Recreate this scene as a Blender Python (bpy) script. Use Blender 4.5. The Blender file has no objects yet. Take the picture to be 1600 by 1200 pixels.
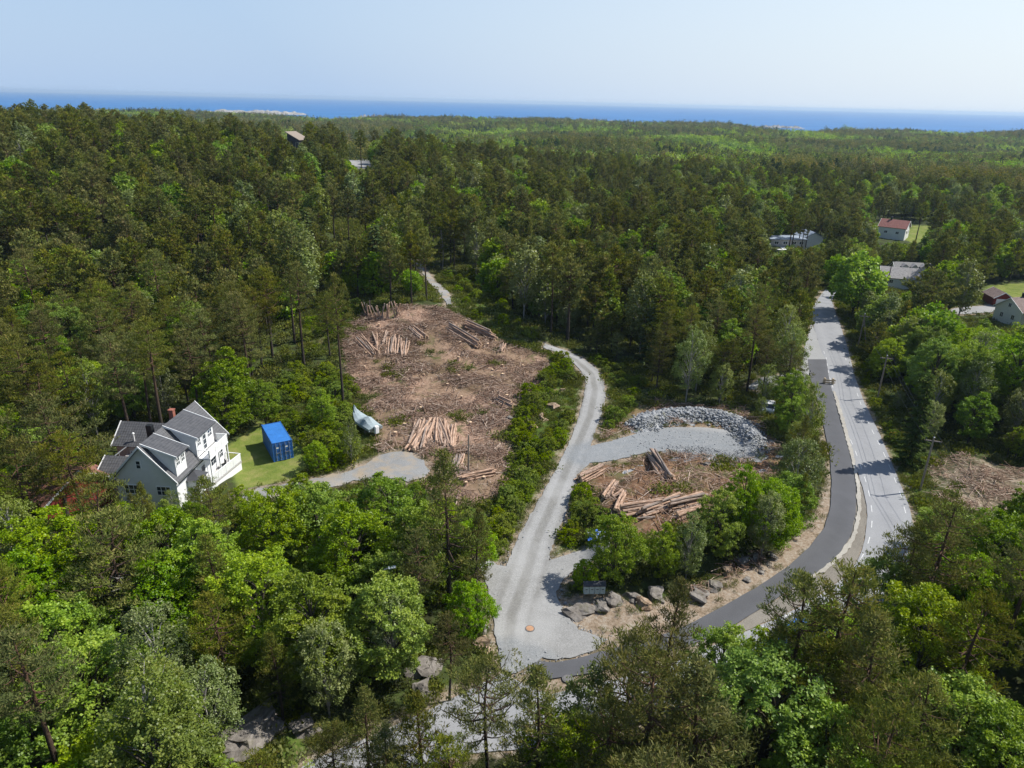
import bpy, bmesh, math, random
import numpy as np
from mathutils import Vector, Matrix, geometry, noise as mnoise

RNG = np.random.default_rng(11)
random.seed(5)
SC = bpy.context.scene
COL = SC.collection
R = math.radians

# ------------------------------------------------------------------ camera model
FOC, CAMZ, PITCH, ROLL = 1109.0, 42.0, R(21.7), R(1.35)
CR, SR = math.cos(ROLL), math.sin(ROLL)
CP, SP = math.cos(PITCH), math.sin(PITCH)

def ray(px, py):
    x, y = px - 800.0, 600.0 - py
    xr, yr = x * CR - y * SR, x * SR + y * CR
    return Vector((xr, FOC * CP + yr * SP, -FOC * SP + yr * CP))

def project(P):
    """world points (N,3) -> photo pixels (N,2), depth"""
    P = np.atleast_2d(np.asarray(P, float))
    d = P - np.array([0, 0, CAMZ])
    zf = d[:, 1] * CP - d[:, 2] * SP
    yu = d[:, 1] * SP + d[:, 2] * CP
    zf = np.where(zf < 0.1, 0.1, zf)
    X, Y = d[:, 0] / zf * FOC, yu / zf * FOC
    x, y = X * CR + Y * SR, -X * SR + Y * CR
    return np.stack([800 + x, 600 - y], 1), zf

def pz(px, py, z):
    d = ray(px, py)
    t = (z - CAMZ) / d.z
    return Vector((d.x * t, d.y * t, z))

# ------------------------------------------------------------------ terrain height
def sm(a, b, x):
    t = np.clip((x - a) / (b - a), 0, 1)
    return t * t * (3 - 2 * t)

def sdf(x, y, poly):
    """signed distance (positive inside) of points to polygon"""
    x = np.asarray(x, float); y = np.asarray(y, float)
    d2 = np.full(x.shape, 1e18); ins = np.zeros(x.shape, bool)
    n = len(poly)
    for i in range(n):
        ax, ay = poly[i][0], poly[i][1]; bx, by = poly[(i + 1) % n][0], poly[(i + 1) % n][1]
        ex, ey = bx - ax, by - ay
        L = ex * ex + ey * ey + 1e-12
        t = np.clip(((x - ax) * ex + (y - ay) * ey) / L, 0, 1)
        d2 = np.minimum(d2, (x - ax - t * ex) ** 2 + (y - ay - t * ey) ** 2)
        c = (ay > y) != (by > y)
        with np.errstate(divide='ignore', invalid='ignore'):
            xi = (bx - ax) * (y - ay) / (by - ay if by != ay else 1e-12) + ax
        ins ^= c & (x < xi)
    return np.where(ins, 1, -1) * np.sqrt(d2)

def line_dist(x, y, pts):
    x = np.asarray(x, float); y = np.asarray(y, float)
    best = np.full(x.shape, 1e18)
    for a, b in zip(pts[:-1], pts[1:]):
        ex, ey = b[0] - a[0], b[1] - a[1]
        L = ex * ex + ey * ey + 1e-12
        t = np.clip(((x - a[0]) * ex + (y - a[1]) * ey) / L, 0, 1)
        best = np.minimum(best, (x - a[0] - t * ex) ** 2 + (y - a[1] - t * ey) ** 2)
    return np.sqrt(best)

TERRACE = [pz(*p, 0.0)[:2] for p in [(905, 885), (960, 930), (1060, 915), (1150, 880), (1225, 830), (1262, 770), (1265, 700),
                                   (1200, 745), (1100, 735), (965, 745), (905, 800)]]

def ridge(x, y):
    """low wooded ridges one behind another"""
    return (6.5 * np.sin((x * .30 + y) / 58 + 1.6 * np.sin(x / 240) + .8 * np.sin(x / 95)) * (.55 + .45 * np.sin(x / 310 + y / 700 + 2))) - 4.5

def hbase(x, y):
    x = np.asarray(x, float); y = np.asarray(y, float)
    r = np.hypot(x, y); az = np.degrees(np.arctan2(x, y))
    A = np.interp(az, [-75, -45, -36, -28, -20, -10, -3, 4, 10], [20, 25, 23, 20, 17.5, 13, 8.5, 2.0, 0])
    z = A * sm(105, 300, r) * (1 - sm(335, 560, r))
    z = z - 11 * sm(420, 1200, r)
    shore = 2150 + 160 * np.sin(az * .16 + 1.2) + 90 * np.sin(az * .55)
    far = sm(420, 900, r)
    z = z + far * (4.2 * np.sin(x / 210 + 1.0) * np.cos(y / 200) + 3.6 * np.sin((x * .5 + y) / 105) + 2.6 * np.sin((x - 1.7 * y) / 95 + 2) - 3.0)
    z = z + ridge(x, y) * far
    z = np.where((r > 420) & (r < shore - 60), np.maximum(z, -16.5 + .5 * np.sin(x / 40)), z) - 5.5 * sm(1100, 1800, r) * (z > -14)
    z = z - 16 * sm(-420, 60, r - shore)
    for cx, cy, sx, sy, a in [(-700, 1500, 170, 120, 9), (-130, 1750, 120, 90, 4), (330, 1750, 160, 90, 3), (700, 1800, 240, 120, 9), (1150, 1500, 260, 160, 12), (-350, 1050, 160, 90, 8), (250, 1000, 190, 90, 7), (560, 760, 150, 80, 7), (60, 700, 120, 70, 6)]:
        z = z + a * np.exp(-((x - cx) / sx) ** 2 - ((y - cy) / sy) ** 2)
    z = z + 6.3 * np.exp(-((x + 17) / 24) ** 2 - ((y - 131) / 21) ** 2)
    z = z - 4.0 * sm(72, 112, x) * sm(95, 130, y) * (1 - sm(250, 420, y))
    z = z + 1.9 * sm(0.0, 3.6, sdf(x, y, TERRACE))
    z = z - 9 * sm(-30, -140, y)
    return z

def hit(px, py, f=hbase):
    d = ray(px, py)
    if d.z >= -1e-4:
        d.z = -1e-4
    t0, n = 0.0, 0
    step = 1.0 / FOC
    t = 20.0 / FOC
    while t * FOC < 6000:
        x, y, z = d.x * t, d.y * t, CAMZ + d.z * t
        g = float(f(x, y))
        if z < g:
            lo, hi = t0, t
            for _ in range(24):
                m = 0.5 * (lo + hi)
                if CAMZ + d.z * m < float(f(d.x * m, d.y * m)): hi = m
                else: lo = m
            return Vector((d.x * hi, d.y * hi, float(f(d.x * hi, d.y * hi))))
        t0 = t
        t += max(0.5, 0.35 * (z - g)) * step
    return Vector((d.x * t, d.y * t, float(f(d.x * t, d.y * t))))

def W(px_list):
    return [tuple(hit(*p)[:2]) for p in px_list]

# ------------------------------------------------------------------ outlines traced on the ground
GRAVEL_PX = [(783, 1047), (774, 990), (767, 940), (757, 900), (744, 868), (752, 864), (778, 884), (790, 886), (797, 872), (812, 835), (835, 795), (851, 765), (868, 735),
    (880, 712), (893, 682), (905, 650), (912, 620), (915, 598), (908, 580), (893, 564), (870, 551), (848, 543), (852, 537), (885, 548), (914, 562),
    (934, 578), (944, 598), (946, 622), (939, 650), (930, 676), (923, 697), (960, 688), (1000, 676), (1040, 668), (1100, 668), (1150, 673), (1168, 690),
    (1172, 710), (1140, 716), (1100, 707), (1060, 703), (1010, 707), (962, 719), (922, 724), (902, 742), (892, 770), (884, 802), (870, 836), (861, 858),
    (858, 876), (905, 862), (930, 850), (950, 858), (935, 872), (905, 884), (882, 905), (868, 925), (875, 945), (888, 965), (905, 984), (930, 992), (948, 1000),
    (934, 1013), (900, 1026), (870, 1031), (846, 1028), (833, 1038), (800, 1054)]
TRACK_PX = [(790, 1035), (800, 960), (822, 900), (838, 845), (862, 790), (885, 735), (905, 690), (922, 650), (930, 610), (925, 585), (900, 563), (860, 545)]
SPUR_PX = [(885, 735), (920, 712), (985, 692), (1060, 685), (1140, 692)]
MAIN_PX = [(1266, 488), (1274, 520), (1284, 552), (1296, 600), (1310, 645), (1322, 685), (1336, 725), (1347, 760), (1354, 790), (1355, 815), (1350, 850), (1338, 880),
    (1312, 908), (1270, 938), (1210, 968), (1140, 998), (1060, 1032), (960, 1062), (860, 1086), (800, 1060), (783, 1052), (690, 1100), (600, 1142), (480, 1192), (410, 1250),
    (540, 1270), (620, 1225), (710, 1180), (850, 1168), (960, 1142), (1080, 1100), (1200, 1055), (1310, 1003), (1385, 950), (1414, 905), (1427, 868),
    (1429, 830), (1420, 790), (1402, 745), (1386, 706), (1371, 670), (1350, 628), (1336, 590), (1325, 545), (1312, 505), (1304, 484), (1300, 470), (1312, 455), (1290, 452), (1276, 470)]
CYCLE_PX = [(1262, 562), (1266, 592), (1280, 635), (1290, 680), (1297, 715), (1299, 750), (1298, 790), (1288, 825), (1265, 855), (1232, 885), (1180, 920), (1130, 948),
    (1085, 972), (1050, 988), (1000, 1003), (950, 1016), (900, 1030), (868, 1036), (840, 1034), (825, 1046), (860, 1062), (930, 1052), (1000, 1030), (1075, 1010), (1130, 988), (1180, 957),
    (1235, 922), (1285, 892), (1312, 866), (1330, 836), (1337, 800), (1337, 760), (1330, 720), (1322, 690), (1310, 650), (1300, 612), (1295, 590), (1291, 562)]
SIDE_PX = [(1262, 562), (1266, 590), (1258, 600), (1235, 596), (1216, 605), (1190, 600), (1180, 610), (1165, 606), (1190, 590), (1230, 585), (1250, 575), (1258, 540), (1268, 505), (1274, 520), (1284, 552), (1290, 562)]
DRIVE_PX = [(372, 772), (440, 757), (505, 746), (548, 736), (578, 722), (598, 710), (622, 704), (640, 706), (650, 714), (664, 722), (668, 745), (640, 752), (600, 744), (560, 750), (520, 760), (440, 774), (380, 792)]
CLEAR_PX = [(536, 525), (566, 494), (640, 478), (716, 492), (778, 530), (850, 556), (866, 590), (840, 610), (806, 640), (790, 690), (802, 745), (772, 778), (730, 792),
    (690, 772), (655, 752), (662, 715), (632, 700), (592, 704), (588, 655), (560, 625), (545, 590)]
CUTR_PX = [(1452, 728), (1500, 712), (1560, 722), (1640, 745), (1640, 815), (1530, 806), (1462, 782)]
LAWN_PX = [(352, 700), (388, 672), (405, 655), (470, 698), (482, 735), (440, 752), (372, 764), (362, 735)]
EARTH_PX = [(955, 660), (985, 640), (1030, 622), (1100, 636), (1160, 636), (1230, 712), (1204, 746), (1116, 792), (1108, 816), (1000, 838), (955, 815), (908, 768), (900, 742), (922, 722), (920, 700)]
SAND_PX = [(880, 930), (930, 925), (1010, 945), (1080, 925), (1150, 895), (1215, 862), (1264, 812), (1287, 765), (1289, 700), (1288, 690), (1297, 715), (1299, 790), (1288, 827), (1232, 887), (1130, 950), (1050, 990), (950, 1002), (900, 985)]
DIVID_PX = [(1300, 608), (1310, 650), (1322, 690), (1330, 720), (1337, 760), (1337, 800), (1330, 836), (1312, 866), (1240, 920), (1130, 988), (1075, 1012),
    (1140, 996), (1210, 966), (1270, 936), (1312, 906), (1338, 879), (1349, 850), (1354, 815), (1353, 790), (1346, 760), (1335, 725), (1321, 685), (1309, 645), (1301, 608)]
GRASS_PX = [[(1310, 520), (1345, 560), (1395, 640), (1440, 730), (1452, 860), (1428, 868), (1430, 830), (1402, 745), (1370, 668), (1338, 592)],
            [(905, 560), (950, 560), (1000, 600), (985, 650), (925, 692), (945, 620), (934, 578)],
            [(800, 650), (870, 560), (910, 600), (905, 645), (880, 705), (838, 785), (800, 850), (775, 870), (745, 860), (800, 745)],
            [(300, 1150), (430, 1130), (560, 1190), (560, 1240), (300, 1240)],
            [(905, 760), (955, 815), (950, 850), (862, 872), (885, 800)]]
FIELD_PX = [[(1408, 372), (1425, 352), (1480, 352), (1490, 372), (1440, 385)], [(1520, 470), (1545, 445), (1660, 440), (1660, 480), (1590, 478)], [(1500, 520), (1600, 498), (1660, 510), (1660, 530), (1560, 530)],
            [(500, 356), (520, 345), (620, 350), (640, 372), (560, 382)], [(530, 466), (570, 480), (536, 540), (470, 560), (470, 500)], [(470, 575), (545, 590), (590, 660), (590, 700), (500, 745), (470, 700), (395, 640)], [(690, 430), (735, 420), (770, 470), (840, 530), (780, 525), (725, 488)]]
HILLTRACK_PX = [(516, 243), (546, 240), (582, 246), (582, 262), (562, 264), (545, 255)]
UPROAD_PX = [(641, 401), (651, 405), (671, 428), (690, 447), (705, 467), (706, 477), (698, 477), (687, 460), (668, 437), (651, 415)]
HOUSEDRIVE_PX = [(1478, 486), (1500, 480), (1540, 478), (1560, 470), (1600, 474), (1580, 484), (1530, 490), (1490, 491)]

GRAVEL, MAIN, CYCLE, SIDE, DRIVE = W(GRAVEL_PX), W(MAIN_PX), W(CYCLE_PX), W(SIDE_PX), W(DRIVE_PX)
TRACK, SPUR = W(TRACK_PX), W(SPUR_PX)
CLEAR, CUTR, LAWN, EARTH, SAND, DIVID = W(CLEAR_PX), W(CUTR_PX), W(LAWN_PX), W(EARTH_PX), W(SAND_PX), W(DIVID_PX)
GRASS = [W(p) for p in GRASS_PX]
FIELD = [W(p) for p in FIELD_PX]
HILLTRACK, UPROAD, HOUSEDRIVE = W(HILLTRACK_PX), W(UPROAD_PX), W(HOUSEDRIVE_PX)
PAVED = [GRAVEL, MAIN, CYCLE, SIDE, DRIVE, DIVID, HILLTRACK, UPROAD, HOUSEDRIVE]

def bumps(x, y):
    x = np.asarray(x, float); y = np.asarray(y, float)
    return (np.sin(x * .9 + 1.3 * np.sin(y * .31)) * np.cos(y * .8 + np.sin(x * .27)) * .5 + np.sin(x * .37 + y * .21) * .6 + np.sin(x * 2.1 - y * 1.7) * .22 + np.sin(x * 1.3 + y * 2.6 + 1) * .22)

def paved_dist(x, y):
    d = np.full(np.shape(x), -1e9)
    for p in PAVED:
        d = np.maximum(d, sdf(x, y, p))
    return d                       # > 0 on paved ground

def hfull(x, y):
    """height with the small bumps that leave the roads alone"""
    x = np.asarray(x, float); y = np.asarray(y, float)
    pd = paved_dist(x, y)
    k = sm(0.4, 3.0, -pd)
    k = np.where(np.hypot(x, y) > 420, 0, k)
    return hbase(x, y) + 0.28 * bumps(x, y) * k - 0.05 * (1 - k)

def hf(x, y):
    return float(hfull(np.array([x]), np.array([y]))[0])
# ------------------------------------------------------------------ object helpers
def tag(o, label=None, cat=None, group=None, kind=None):
    if label: o['label'] = label
    if cat: o['category'] = cat
    if group: o['group'] = group
    if kind: o['kind'] = kind
    return o

def empty(name, loc, rz=0, s=1.0):
    o = bpy.data.objects.new(name, None)
    o.empty_display_size = 0.3
    COL.objects.link(o)
    o.location = loc; o.rotation_euler = (0, 0, rz); o.scale = (s, s, s)
    return o

def link(name, me, parent=None, mats=None):
    o = bpy.data.objects.new(name, me)
    COL.objects.link(o)
    if parent is not None: o.parent = parent
    if mats is not None:
        for m in (mats if isinstance(mats, (list, tuple)) else [mats]):
            me.materials.append(m)
    return o

def npmesh(name, V, F, smooth=False, attrs=None):
    """numpy mesh of uniform faces (tri or quad)"""
    V = np.asarray(V, np.float32); F = np.asarray(F, np.int32)
    me = bpy.data.meshes.new(name)
    n, k = F.shape
    me.vertices.add(len(V)); me.vertices.foreach_set('co', V.ravel())
    me.loops.add(n * k); me.loops.foreach_set('vertex_index', F.ravel())
    me.polygons.add(n)
    me.polygons.foreach_set('loop_start', np.arange(0, n * k, k, dtype=np.int32))
    if smooth: me.polygons.foreach_set('use_smooth', np.ones(n, bool))
    for nm, (dom, typ, data) in (attrs or {}).items():
        a = me.attributes.new(nm, typ, dom)
        a.data.foreach_set('color' if 'COLOR' in typ else 'value', np.asarray(data, np.float32).ravel())
    me.update(calc_edges=True)
    me.validate()
    return me

class MB:
    """collects simple shapes, then links them as ONE mesh object"""
    def __init__(s): s.v = []; s.f = []
    def add(s, vs, fs):
        b = len(s.v); s.v += [tuple(v) for v in vs]; s.f += [tuple(i + b for i in f) for f in fs]
        return s
    def box(s, x0, x1, y0, y1, z0, z1, M=None):
        vs = [(x, y, z) for z in (z0, z1) for y in (y0, y1) for x in (x0, x1)]
        if M is not None: vs = [M @ Vector(v) for v in vs]
        return s.add(vs, [(0, 2, 3, 1), (4, 5, 7, 6), (0, 1, 5, 4), (2, 6, 7, 3), (0, 4, 6, 2), (1, 3, 7, 5)])
    def prism(s, pts, d):
        """closed polygon pts (3D, ordered) extruded by vector d"""
        n = len(pts); d = Vector(d)
        vs = [Vector(p) for p in pts] + [Vector(p) + d for p in pts]
        return s.add(vs, [tuple(range(n))[::-1], tuple(range(n, 2 * n))] + [(i, (i + 1) % n, n + (i + 1) % n, n + i) for i in range(n)])
    def tube(s, pts, rad, n=8, cap=True):
        pts = [Vector(p) for p in pts]
        if not isinstance(rad, (list, tuple)): rad = [rad] * len(pts)
        b = len(s.v)
        for i, p in enumerate(pts):
            t = (pts[min(i + 1, len(pts) - 1)] - pts[max(i - 1, 0)]).normalized()
            a = t.cross(Vector((0, 0, 1)) if abs(t.z) < .95 else Vector((1, 0, 0))).normalized(); c = t.cross(a)
            for k in range(n):
                w = 2 * math.pi * k / n
                s.v.append(tuple(p + (a * math.cos(w) + c * math.sin(w)) * rad[i]))
        for i in range(len(pts) - 1):
            for k in range(n):
                q = (k + 1) % n
                s.f.append((b + i * n + k, b + i * n + q, b + (i + 1) * n + q, b + (i + 1) * n + k))
        if cap:
            s.f.append(tuple(b + k for k in range(n))[::-1]); e = b + (len(pts) - 1) * n
            s.f.append(tuple(e + k for k in range(n)))
        return s
    def mesh(s, name, bevel=0, smooth=False):
        me = bpy.data.meshes.new(name)
        me.from_pydata(s.v, [], s.f)
        bm = bmesh.new(); bm.from_mesh(me)
        bmesh.ops.recalc_face_normals(bm, faces=bm.faces)
        if bevel:
            bmesh.ops.bevel(bm, geom=list(bm.edges), offset=bevel, segments=1, affect='EDGES', clamp_overlap=True)
        bm.to_mesh(me); bm.free()
        if smooth:
            for p in me.polygons: p.use_smooth = True
        return me
    def build(s, name, mat, parent=None, bevel=0, smooth=False):
        return link(name, s.mesh(name, bevel, smooth), parent, mat)

# ------------------------------------------------------------------ materials
class NT:
    def __init__(s, name):
        s.m = bpy.data.materials.new(name); s.m.use_nodes = True
        s.t = s.m.node_tree; s.t.nodes.clear()
        s.out = s.n('ShaderNodeOutputMaterial')
    def n(s, typ, **kw):
        x = s.t.nodes.new(typ)
        for k, v in kw.items(): setattr(x, k, v)
        return x
    def l(s, a, b): s.t.links.new(a, b)
    def noise(s, scale, detail=4, rough=.55, vec=None, dist=0):
        x = s.n('ShaderNodeTexNoise'); x.inputs['Scale'].default_value = scale; x.inputs['Detail'].default_value = detail
        x.inputs['Roughness'].default_value = rough; x.inputs['Distortion'].default_value = dist
        if vec is not None: s.l(vec, x.inputs['Vector'])
        return x.outputs['Fac']
    def pos(s): return s.n('ShaderNodeNewGeometry').outputs['Position']
    def obj(s): return s.n('ShaderNodeTexCoord').outputs['Object']
    def ramp(s, fac, stops, interp='LINEAR'):
        x = s.n('ShaderNodeValToRGB'); x.color_ramp.interpolation = interp
        e = x.color_ramp.elements
        while len(e) < len(stops): e.new(0.5)
        for i, (p, c) in enumerate(stops):
            e[i].position = p; e[i].color = (*c, 1) if len(c) == 3 else c
        s.l(fac, x.inputs['Fac'])
        return x.outputs['Color']
    def mix(s, fac, a, b, typ='MIX'):
        x = s.n('ShaderNodeMix', data_type='RGBA', blend_type=typ)
        for sock, v in ((x.inputs[0], fac), (x.inputs[6], a), (x.inputs[7], b)):
            if hasattr(v, 'links'): s.l(v, sock)
            elif isinstance(v, (int, float)): sock.default_value = v
            else: sock.default_value = (*v, 1)
        return x.outputs[2]
    def math(s, op, a, b=0.0, clamp=False):
        x = s.n('ShaderNodeMath', operation=op, use_clamp=clamp)
        for i, v in enumerate((a, b)):
            if hasattr(v, 'links'): s.l(v, x.inputs[i])
            else: x.inputs[i].default_value = v
        return x.outputs[0]
    def attr(s, name, out='Fac'): return s.n('ShaderNodeAttribute', attribute_name=name).outputs[out]
    def bump(s, h, strength=.3, dist=.05):
        x = s.n('ShaderNodeBump'); x.inputs['Strength'].default_value = strength; x.inputs['Distance'].default_value = dist
        s.l(h, x.inputs['Height']); return x.outputs['Normal']
    def surf(s, col, rough=.8, spec=.3, normal=None, metal=0.0):
        p = s.n('ShaderNodeBsdfPrincipled')
        if hasattr(col, 'links'): s.l(col, p.inputs['Base Color'])
        else: p.inputs['Base Color'].default_value = (*col, 1)
        if hasattr(rough, 'links'): s.l(rough, p.inputs['Roughness'])
        else: p.inputs['Roughness'].default_value = rough
        p.inputs['Specular IOR Level'].default_value = spec; p.inputs['Metallic'].default_value = metal
        if normal is not None: s.l(normal, p.inputs['Normal'])
        s.l(p.outputs['BSDF'], s.out.inputs['Surface'])
        return s.m

def simple(name, col, rough=.6, var=.12, scale=3.0, spec=.3, metal=0.0, bump=0.0):
    """plain material with slight blotchy wear so that nothing is perfectly even"""
    t = NT(name)
    v = t.noise(scale, 5, .6, t.obj())
    c = t.ramp(v, [(.25, [x * (1 - var) for x in col]), (.75, [min(1, x * (1 + var)) for x in col])])
    return t.surf(c, rough, spec, t.bump(v, bump, .03) if bump else None, metal)

def leaf_mat(name, cols, tint=.25, trans=.3, vivid=0.0, spec=0.0):
    """leaf colour runs over cols by a per-leaf number, then shifts a little from tree to tree"""
    t = NT(name)
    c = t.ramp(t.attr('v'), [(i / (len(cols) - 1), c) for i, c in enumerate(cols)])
    rnd = t.n('ShaderNodeObjectInfo').outputs['Random']
    hsv = t.n('ShaderNodeHueSaturation')
    t.l(c, hsv.inputs['Color'])
    t.l(t.math('ADD', t.math('MULTIPLY', rnd, .032), .476), hsv.inputs['Hue'])
    r2 = t.math('FRACT', t.math('MULTIPLY', rnd, 7.31))
    t.l(t.math('ADD', t.math('MULTIPLY', r2, tint * 2), 1 - tint), hsv.inputs['Value'])
    t.l(t.math('ADD', t.math('MULTIPLY', t.math('FRACT', t.math('MULTIPLY', rnd, 13.7)), .3), .82 + vivid), hsv.inputs['Saturation'])
    d = t.n('ShaderNodeBsdfDiffuse'); tr = t.n('ShaderNodeBsdfTranslucent'); mx = t.n('ShaderNodeMixShader')
    t.l(hsv.outputs['Color'], d.inputs['Color'])
    warm = t.mix(1.0, hsv.outputs['Color'], (1.15, 1.15, .6), 'MULTIPLY')
    t.l(warm, tr.inputs['Color'])
    mx.inputs['Fac'].default_value = trans
    t.l(d.outputs[0], mx.inputs[1]); t.l(tr.outputs[0], mx.inputs[2])
    last = mx.outputs[0]
    if spec:
        g = t.n('ShaderNodeBsdfGlossy'); g.inputs['Roughness'].default_value = .45; m2 = t.n('ShaderNodeMixShader'); m2.inputs['Fac'].default_value = spec
        t.l(last, m2.inputs[1]); t.l(g.outputs[0], m2.inputs[2]); last = m2.outputs[0]
    t.l(last, t.out.inputs['Surface'])
    return t.m

def bark_mat(name, low, high, z0, z1, streak=8.0):
    t = NT(name)
    tc = t.n('ShaderNodeTexCoord'); sep = t.n('ShaderNodeSeparateXYZ'); t.l(tc.outputs['Object'], sep.inputs[0])
    k = t.math('MULTIPLY', t.math('SUBTRACT', sep.outputs['Z'], z0), 1.0 / (z1 - z0), True)
    n = t.noise(streak, 5, .65, tc.outputs['Object'])
    c = t.mix(k, low, high)
    c = t.mix(t.ramp(n, [(.35, (0, 0, 0)), (.65, (1, 1, 1))]), t.mix(1.0, c, (.55, .55, .55), 'MULTIPLY'), c)
    return t.surf(c, .9, .1, t.bump(n, .5, .05))

M = {}
M['pine'] = leaf_mat('pine_needles', [(.060, .086, .021), (.110, .135, .028), (.172, .180, .036), (.27, .215, .064)], .27, .28)
M['broad'] = leaf_mat('broad_leaves', [(.074, .152, .010), (.146, .256, .012), (.226, .345, .015), (.325, .42, .026)], .24, .38, .04, .02)
M['birch'] = leaf_mat('birch_leaves', [(.085, .130, .026), (.145, .200, .036), (.205, .255, .055), (.27, .30, .090)], .22, .36, 0, .03)
M['spruce'] = leaf_mat('spruce_needles', [(.026, .048, .016), (.044, .076, .022), (.070, .108, .028), (.110, .145, .036)], .15, .15)
M['shrub'] = leaf_mat('shrub_leaves', [(.085, .135, .014), (.145, .215, .018), (.205, .275, .026), (.28, .33, .045)], .22, .36, .04)
M['fern'] = leaf_mat('undergrowth_leaves', [(.075, .095, .022), (.115, .145, .026), (.160, .185, .038), (.22, .19, .07)], .30, .32, 0)
M['bark_pine'] = bark_mat('pine_bark', (.070, .058, .048), (.135, .080, .050), 3.0, 10.0)
M['bark_broad'] = bark_mat('grey_bark', (.085, .075, .060), (.095, .082, .060), 0, 5)
M['bark_birch'] = bark_mat('birch_bark', (.30, .28, .25), (.40, .38, .35), 0, 4, 5.0)

# ground: colours chosen by painted region masks, broken up by noise
def ground_material():
    t = NT('ground_soil')
    P = t.pos()
    m1 = t.n('ShaderNodeAttribute', attribute_name='mask'); s1 = t.n('ShaderNodeSeparateColor'); t.l(m1.outputs['Color'], s1.inputs[0])
    m2 = t.n('ShaderNodeAttribute', attribute_name='mask2'); s2 = t.n('ShaderNodeSeparateColor'); t.l(m2.outputs['Color'], s2.inputs[0])
    big, mid, fine = t.noise(.09, 3, .5, P), t.noise(.55, 5, .6, P), t.noise(3.2, 6, .7, P)
    floor = t.ramp(mid, [(.25, (.028, .030, .014)), (.45, (.048, .055, .020)), (.6, (.060, .085, .022)), (.8, (.085, .065, .038))])
    c = floor
    brk = t.math('ADD', t.math('MULTIPLY', t.math('SUBTRACT', mid, .5), 1.1), t.math('MULTIPLY', t.math('SUBTRACT', fine, .5), .5))
    def edge(a, w=.35):
        return t.ramp(t.math('ADD', a, brk), [(.5 - w / 2, (0, 0, 0)), (.5 + w / 2, (1, 1, 1))])
    grass = t.ramp(fine, [(.25, (.040, .070, .014)), (.55, (.085, .130, .022)), (.8, (.150, .165, .050))])
    grass = t.mix(t.ramp(mid, [(.52, (0, 0, 0)), (.72, (1, 1, 1))]), grass, (.20, .16, .085))
    c = t.mix(edge(s1.outputs[1]), c, grass)
    slash = t.ramp(fine, [(.24, (.085, .056, .040)), (.42, (.235, .145, .098)), (.57, (.39, .260, .186)), (.76, (.52, .395, .305))])
    slash = t.mix(t.ramp(big, [(.40, (0, 0, 0)), (.62, (1, 1, 1))]), slash, t.ramp(mid, [(.35, (.15, .105, .06)), (.65, (.25, .175, .115))]))
    slash = t.mix(t.ramp(t.noise(.33, 4, .6, P, 1.0), [(.56, (0, 0, 0)), (.68, (1, 1, 1))]), slash, (.115, .115, .045))
    c = t.mix(edge(s1.outputs[0]), c, slash)
    earth = t.ramp(t.noise(1.1, 6, .65, P), [(.3, (.095, .052, .030)), (.5, (.185, .105, .060)), (.7, (.30, .20, .125))])
    earth = t.mix(t.ramp(t.noise(.24, 3, .6, P), [(.46, (0, 0, 0)), (.62, (1, 1, 1))]), earth, (.125, .118, .050))
    c = t.mix(edge(s2.outputs[1]), c, earth)
    sand = t.ramp(t.math('ADD', t.math('MULTIPLY', fine, .45), t.math('MULTIPLY', t.noise(.8, 6, .7, P), .55)), [(.32, (.13, .095, .060)), (.48, (.27, .205, .145)), (.66, (.38, .335, .275))])
    c = t.mix(edge(s2.outputs[0]), c, sand)
    lawn = t.ramp(t.noise(.5, 5, .6, P), [(.3, (.105, .150, .026)), (.5, (.155, .190, .040)), (.7, (.235, .225, .075))])
    c = t.mix(t.ramp(s1.outputs[2], [(.35, (0, 0, 0)), (.65, (1, 1, 1))]), c, lawn)
    rock = t.ramp(mid, [(.3, (.20, .19, .18)), (.7, (.40, .38, .36))])
    c = t.mix(edge(s2.outputs[2]), c, rock)
    return t.surf(c, .95, .1, t.bump(fine, .8, .12))
M['ground'] = ground_material()

def gravel_material(name, a, b, c3, earthy=0.0):
    t = NT(name); P = t.pos()
    fine, mid, big = t.noise(9, 5, .75, P), t.noise(.9, 5, .6, P), t.noise(.16, 3, .5, P)
    c = t.ramp(fine, [(.3, a), (.5, b), (.72, c3)])
    c = t.mix(t.ramp(mid, [(.42, (0, 0, 0)), (.75, (.6, .6, .6))]), c, [x * .80 for x in b])
    if earthy: c = t.mix(t.ramp(t.noise(.35, 4, .6, P), [(.46, (0, 0, 0)), (.62, (earthy, earthy, earthy))]), c, (.33, .26, .175))
    d = t.attr('d')
    w = t.math('ADD', d, t.math('MULTIPLY', t.math('SUBTRACT', mid, .5), .28))
    trk = t.ramp(t.math('MULTIPLY', w, .25), [(0.0, (.70, .69, .65)), (.08, (.78, .77, .74)), (.15, (1.10, 1.10, 1.10)), (.27, (1.12, 1.12, 1.12)), (.38, (.80, .79, .77)), (.55, (1, 1, 1))])
    c = t.mix(.85, c, t.mix(1.0, c, trk, 'MULTIPLY'))
    c = t.mix(t.ramp(big, [(.45, (0, 0, 0)), (.7, (.5, .5, .5))]), c, [x * 1.08 for x in c3])
    # crushed blue-grey stone on the spur and darker fill at the road mouth
    c = t.mix(t.math('MULTIPLY', t.attr('spur'), t.ramp(mid, [(.3, (.6, .6, .6)), (.7, (1, 1, 1))])), c, t.ramp(fine, [(.3, (.125, .138, .148)), (.5, (.205, .218, .225)), (.72, (.30, .31, .315))]))
    return t.surf(c, .95, .15, t.bump(fine, .6, .04))
M['gravel'] = gravel_material('road_gravel', (.185, .182, .17), (.272, .268, .257), (.375, .371, .36))
M['gravel_blue'] = gravel_material('grey_gravel', (.155, .155, .150), (.235, .234, .226), (.34, .338, .325), .8)

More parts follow.
